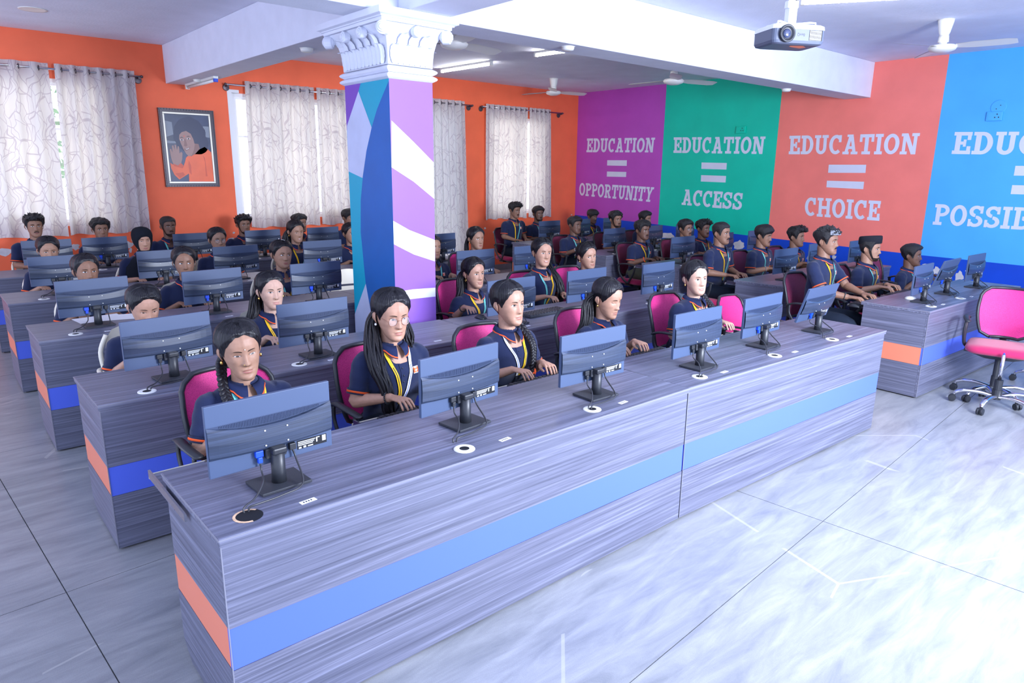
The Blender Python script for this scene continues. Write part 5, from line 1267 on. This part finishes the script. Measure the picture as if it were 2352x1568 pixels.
    if P.get('logo', True):
        lx, lz = .078, zs-.085; q = .017
        pt_ = MB().grid([[front(lx+u_*q, lz+v_*q, .0045) for u_ in (-1, 0, 1)] for v_ in (-1, 0, 1)]).build('logo_patch', m_orangetrim, t)
        lg = MB()
        for pl_ in ([(-.7, .8), (.6, .8), (-.5, .1), (.5, .1)], [(-.5, -.05), (.5, -.05), (-.6, -.75), (.7, -.75)]):
            r0 = [front(lx+(u_+.12)*q*.8, lz+v_*q, .0056) for u_, v_ in pl_]; r1 = [front(lx+(u_-.12)*q*.8, lz+(v_-.24)*q, .0056) for u_, v_ in pl_]; lg.grid([r0, r1])
        for u0, u1, v0, v1 in ((-1, 1, .88, 1), (-1, 1, -1, -.88), (-1, -.88, -1, 1), (.88, 1, -1, 1)): lg.poly([front(lx+a*q, lz+b*q, .0056) for a, b in ((u0, v0), (u1, v0), (u1, v1), (u0, v1))])
        lg.build('logo_mark', m_whitep, pt_, fixn=False)
    if P.get('sleeve_patch'):
        en, dv = cuffs[0]; p = en-dv*.06+Vector((-.062, -.03, 0)); MB().box(-.002, .002, -.03, .03, -.017, .017).build('sleeve_patch', m_label, t, loc=p)
    ly = P.get('lan', 'yt')
    if ly:
        cm_ = {'y': m_yellow, 't': m_mint, 'w': m_whitep}
        bot = Vector(P.get('lanb', (.0, .62)) + (0,)) if False else P.get('lanb', (.0, .60))
        for s, c_ in ((-1, ly[0]), (1, ly[1])):
            if c_ == '-': continue
            pts = [(s*.066, zs+.028), (s*.060, zs-.02), (lerp(s*.056, bot[0], .45), lerp(zs-.03, bot[1], .45)), (bot[0]+s*.008, bot[1])]
            cr_ = cat_rom([(a, 0, b) for a, b in pts], 6); wd_ = .0085
            o = MB().grid([[front(p.x+e*wd_, p.z, .0085 if p.z > zs-.03 else .0065) for p in cr_] for e in (-1, 1)]).build('lanyard_strap', cm_[c_], t, smooth=True)
            if y < 5: MB().grid([[front(p.x+e*.0016, p.z, .0092) for p in cr_[8:17]] for e in (-1, 1)]).build('lanyard_print', m_ink if c_ != 'w' else m_bluestrip, o, smooth=True)
        b_ = front(bot[0], bot[1]-.02, .010); MB().box(-.008, .008, -.002, .002, -.022, .018).build('lanyard_clip', m_steel, t, loc=b_)
    if P.get('bracelet'):
        for b_ in (P['bracelet'] if isinstance(P['bracelet'], list) else [P['bracelet']]):
            sd_, m_ = b_; a_ = [q for q in arms if q[0] == sd_][0]; el, w_ = Vector(a_[1]), Vector(a_[2]); c = lerp(el, w_, .88); dv = (w_-el).normalized(); o = dv.orthogonal().normalized(); w2 = dv.cross(o)
            mb = MB()
            for q in range(18): mb.ell(c+(o*cos(2*pi*q/18)+w2*sin(2*pi*q/18))*.029, .0055, .0055, .0055, 6, 4)
            mb.build('bracelet', m_, t, smooth=True)
    # ---- legs
    lg = MB(); m_tr = m_olive if P.get('olive') else m_trouser
    for s in (-1, 1):
        lg.tube(cat_rom([(s*.085, hp+.06, .52), (s*.10, -.06+hp*.5, .535), (s*.115, -.24, .525), (s*.118, -.275, .46), (s*.115, -.25, .27), (s*.112, -.22, .09)], 4), [.085]*4+[.080]*4+[.068]*4+[.060]*4+[.052]*4+[.050], 12)
    lg.build('trousers', m_tr, t, smooth=True)
    for s in (-1, 1):
        MB().loft([[Vector((s*.112+w*cos(2*pi*q/12), yy, max(.0, hh*.5+hh*.5*sin(2*pi*q/12)))) for q in range(12)] for yy, w, hh in ((-.17, .030, .06), (-.20, .038, .09), (-.26, .042, .08), (-.33, .044, .055), (-.40, .036, .040), (-.42, .015, .025))]).build('shoe', m_shoe, t, smooth=True)
    return t

# ------------------------------------------------------------------ who sits where
def lowered(d=14, l=.12): return dict(down=d, lids=l)
PEOPLE = [
 # front row, girls
 dict(label='girl in navy polo with a side braid and lowered eyes, in front at left', pos=(1.01, 2.89, .94), fem=True, skin='tan', style='braid_front', side=-1, lids=.42, down=6, roll=-5, turn=6, ear='gold', bindi='pearl', nosestud=True, lan='ty', chair='m', jaw=1.0, gaze=(.1, -1)),
 dict(label='girl in round glasses with long wavy hair over one shoulder', pos=(1.76, 2.89, 1.0), fem=True, skin='warm', style='long_front', side=-1, lids=.5, down=8, turn=6, glasses='copper', ear='pearl', lan='yw', chair='m', bracelet=(-1, m_black), gaze=(.3, -1), lanb=(.005, .66)),
 dict(label='girl with a braid and orange hair bow, typing, white and yellow lanyard', pos=(2.54, 2.89, .96), fem=True, skin='warm', style='braid_front', side=1, bow=True, lids=.95, turn=-2, lan='wy', chair='m', bindi='red', gaze=(.4, 0), lanb=(.02, .66), logo=False),
 dict(label='girl looking down with half-tied hair and gold earrings, typing', pos=(3.37, 2.89, .91), fem=True, skin='warm', style='long_back', side=-1, lids=.15, down=14, turn=-4, ear='gold', bindi='red', lan=None, chair='m', logo=False),
 dict(label='fair girl with a braid behind her neck, right of the front desk joint', pos=(4.38, 2.89, .94), fem=True, skin='light', style='braid_front', side=1, lids=1., turn=16, roll=-3, ear='gold', lan='yw', chair='m', body=6, broad=1.08, gaze=(.3, 0)),
 # second row, girls
 dict(label='girl in the second row looking down, mouth hidden by her monitor', pos=(.98, 4.46, .90), fem=True, skin='warm', style='bun', lids=.2, down=18, turn=-4, lan=None, chair='p'),
 dict(label='girl with gold earrings and yellow lanyard left of the column', pos=(1.77, 4.46, .90), fem=True, skin='light', style='long_back', side=-1, lids=.85, turn=2, ear='gold', nosestud=True, lan='y-', chair='p'),
 dict(label='long haired girl holding a mouse just right of the column', pos=(3.50, 4.46, .87), fem=True, skin='warm', style='long_back', side=-1, lids=1., turn=2, ear='hoop', lan='yt', chair='m', gaze=(.3, .1), bracelet=(-1, m_black),
      arm_pts=[(-1, (-.24, .05, .63), (-.285, -.17, .775), (-.30, -.34, .775)), (1, (.215, .07, .63), (.115, -.10, .745), (.075, -.26, .735))]),
 dict(label='girl with hair over her left shoulder and parted lips in the second row', pos=(4.28, 4.46, .99), fem=True, skin='warm', style='pony_front', side=1, lids=.9, turn=16, roll=3, teeth=True, lan='ty', chair='m', gaze=(.2, -.3), logo=False),
 dict(label='girl with cropped fringe glancing towards the camera, second row', pos=(4.88, 4.46, .92), fem=True, skin='warm', style='bun', lids=1., turn=10, roll=-4, down=2, ear='gold', lan=None, chair='m', gaze=(-.8, .2)),
 # third row
 dict(label='girl in the third row showing only her wide eyes above a monitor', pos=(.96, 6.05, .92), fem=True, skin='brown', style='bun', lids=1.1, turn=-6, lan=None, chair='p', gaze=(.3, .2)),
 dict(label='girl in the third row glancing sideways above her monitor', pos=(1.68, 6.05, .93), fem=True, skin='brown', style='bun', lids=1.05, turn=12, lan=None, chair='p', gaze=(.9, .1)),
 dict(label='girl with a hair clip and teal lanyard in the third row', pos=(2.51, 6.05, .94), fem=True, skin='tan', style='bun', clip=True, lids=.95, turn=0, roll=4, wide=1.08, lan='ty', chair='p', gaze=(.8, 0), broad=1.1),
 dict(label='girl half hidden by the right edge of the column', pos=(4.17, 6.05, .905), fem=True, skin='tan', style='long_back', side=1, lids=.9, turn=-2, lan='-t', chair='m', scale=.95),
 dict(label='ponytailed girl right of the column under the long curtain', pos=(4.76, 6.05, .965), fem=True, skin='tan', style='pony_back', lids=.95, turn=4, ear='gold', lan=None, chair='m'),
 # fourth row
 dict(label='girl at far left in the fourth row with only her forehead showing', pos=(.93, 7.64, .94), fem=True, skin='tan', style='bun', lids=.8, down=8, lan=None, chair='p', bindi='pearl'),
 dict(label='girl in a black headscarf in the fourth row', pos=(1.73, 7.64, 1.0), fem=True, skin='warm', hair='scarf', lids=.25, down=9, turn=-4, lan=None, chair='p', logo=False, nocollar=True),
 dict(label='girl in thin glasses in the fourth row', pos=(2.47, 7.64, .95), fem=True, skin='tan', style='bun', glasses='thin', lids=.9, turn=0, lan=None, chair='p'),
 dict(label='girl with parted lips and loose hair in the fourth row', pos=(3.35, 7.64, 1.0), fem=True, skin='tan', style='long_back', side=-1, lids=.4, down=6, turn=-2, teeth=True, ear='gold', lan='yt', chair='p'),
 dict(label='student with a white sleeve patch mostly hidden behind the column', pos=(4.05, 7.64, .94), fem=True, skin='tan', style='bun', lan=None, chair='p', sleeve_patch=True),
 # rear row boys
 dict(label='boy with swept hair at the far left of the rearmost row', pos=(1.03, 9.27, 1.05), skin='brown', hair='swept', moust=.6, turn=-2, lan=None, chair='p', gaze=(.2, 0)),
 dict(label='curly haired boy peering over a monitor in the rearmost row', pos=(1.67, 9.27, .985), skin='brown', hair='curly', turn=-4, lan=None, chair='p'),
 dict(label='boy with short hair and teal lanyard under the framed portrait', pos=(2.41, 9.27, .99), skin='dark', hair='short', moust=.7, beard=True, turn=-6, lan='t-', chair='p'),
 dict(label='boy with a quiff by the white window frame in the rearmost row', pos=(3.34, 9.27, .97), skin='brown', hair='quiff', beard=True, turn=-4, lan=None, chair='p'),
 dict(label='curly haired boy behind the girl with parted lips', pos=(4.12, 9.27, .96), skin='brown', hair='curly', turn=-22, lan=None, chair='p'),
 dict(label='boy in the rearmost row half hidden by the left edge of the column', pos=(4.88, 9.27, 1.01), skin='brown', hair='fringe', turn=-14, lan=None, chair='p'),
 # right-hand block, boys
 dict(label='tall boy by the far corner curtain, looking down, yellow and teal lanyard', pos=(7.46, 8.52, 1.09), skin='brown', hair='quiff', moust=.7, down=8, lids=.5, turn=-4, lan='yt', chair='d', scale=1.06),
 dict(label='boy behind the rearmost monitor in the far corner', pos=(8.0, 8.52, 1.01), skin='dark', hair='side', beard=True, moust=.6, turn=10, lan='t-', chair='d'),
 dict(label='boy with hair over his eyes against the purple wall', pos=(9.32, 8.52, .93), skin='dark', hair='fringe', down=10, lids=.4, turn=2, lan='yt', chair='d'),
 dict(label='stout boy with teal lanyard and steel bangle, leaning on his forearm', pos=(7.28, 6.97, .95), skin='dark', hair='side', wide=1.08, turn=-4, lids=.6, roll=3, lan='ty', chair='d', broad=1.12, bracelet=(-1, m_steel)),
 dict(label='bearded boy behind the small monitor before the purple wall', pos=(8.18, 6.97, 1.0), skin='brown', hair='curly', moust=.6, beard=True, turn=8, lan=None, chair='d'),
 dict(label='boy with combed hair whose lower face is hidden, before the green wall edge', pos=(8.89, 6.97, .98), skin='brown', hair='side', turn=-8, lan=None, chair='d'),
 dict(label='boy in lighter polo with a printed badge and yellow lanyard', pos=(7.21, 5.67, .97), skin='dark', hair='curly', moust=.5, turn=4, lan='yt', chair='d', olive=True, lanb=(.03, .66), bracelet=(-1, m_orangetrim), gaze=(.5, .2), lightshirt=True),
 dict(label='boy with thick moustache and glasses half hidden by a monitor', pos=(8.15, 5.67, .95), skin='brown', hair='side', moust=1., glasses='thin', turn=4, lan=None, chair='d'),
 dict(label='thin boy with wavy quiff in front of the green wall field', pos=(8.58, 5.67, .93), skin='dark', hair='quiff', moust=.4, turn=4, lan='ty', chair='d', broad=.92),
 dict(label='boy with a moustache and yellow lanyard at the right-hand aisle', pos=(6.78, 4.23, 1.06), skin='brown', hair='short', moust=1.2, turn=-4, lan='yt', chair='d', gaze=(.4, 0), lanb=(.03, .66)),
 dict(label='boy with a straight fringe and teal lanyard, looking down', pos=(7.67, 4.23, .99), skin='brown', hair='fringe', moust=.5, turn=-6, down=6, lids=.6, lan='t-', chair='d', bracelet=(-1, m_steel)),
 dict(label='boy with dark quiff in front of the coral wall, no moustache', pos=(8.49, 4.23, .93), skin='brown', hair='quiff', turn=-6, lids=.6, lan='y-', chair='d'),
 dict(label='tall boy with spiky grey-tinted hair, typing on a pulled-out tray', pos=(6.33, 2.84, 1.11), skin='brown', hair='spiky', grey=True, moust=.6, turn=-4, lids=.7, lan='yt', chair='d', bracelet=(-1, m_black), lanb=(.03, .72), gaze=(.3, -.3),
      arm_pts=[(-1, (-.19, -.02, .80), (-.10, -.22, .765), (-.06, -.40, .745)), (1, (.20, -.06, .82), (.13, -.25, .775), (.09, -.42, .75))]),
 dict(label='boy in a flat black cap with a wristwatch', pos=(7.30, 2.84, .98), skin='tan', hair='short', cap=True, beard=True, moust=.6, turn=-6, lan='ty', chair='d', bracelet=(1, m_black), gaze=(.2, -.3)),
 dict(label='boy leaning forward at the right, before the sky blue wall edge', pos=(8.45, 2.84, .83), skin='dark', hair='side', moust=.8, turn=-8, down=-2, lan='t-', chair='d', hip=.26, gaze=(.4, 0)),
]
CH = {}
def seat_for(P, i):
    x, y, z = P['pos']; k = P['chair']; h = P.get('hip', .11)-.11
    who = P['label'].split(' in navy polo')[0]
    lab = {'m': 'magenta mesh office chair under the ', 'd': 'dark maroon office chair under the ', 'p': 'beige plastic chair under the '}[k]+who
    w = lab.split(); lab = ' '.join(w[:16])
    loc = (x, y+.085+h, 0); rz = radians(random.uniform(-6, 6))
    grp = {'m': 'magenta office chairs of the girls', 'd': 'dark office chairs of the boys', 'p': 'beige plastic chairs'}[k]
    if k not in CH:
        o = plastic_chair(lab, *loc[:2], rz, grp) if k == 'p' else office_chair(lab, loc[0], loc[1], rz, m_magenta if k == 'm' else m_maroon, grp)
        CH[k] = o; register(o)
    else: dup(CH[k], loc, rz, lab)
for i, P in enumerate(PEOPLE):
    P['seed'] = i*3.7+1; seat_for(P, i); person(P)
o = dup(CH['m'], (5.36, 3.0, 0), radians(4), 'empty magenta mesh chair at the right end of the front row'); o.scale = (1, 1, .86)
dup(CH['p'], (3.18, 5.98, 0), radians(-8), 'empty beige plastic chair seen left of the column')
dup(CH['m'], (6.70, 1.53, 0), radians(-78), 'empty magenta office chair with chrome star base at the right edge', 'loose office chairs at right')
dup(CH['m'], (7.50, 1.28, 0), radians(-70), 'office chair cut by the right picture edge, behind the chrome based one', 'loose office chairs at right')
bpy.data.objects.remove(WORK['o']); bpy.data.scenes.remove(WORK['sc']); bpy.data.batch_remove(list({m.name: m for m in WORK['old']}.values()))
bb = thing('chair_base', 'seatless chrome star base with bare gas piston at the right', 'chair base', (6.44, 1.44, 0), radians(12)); chair_base(bb, True)
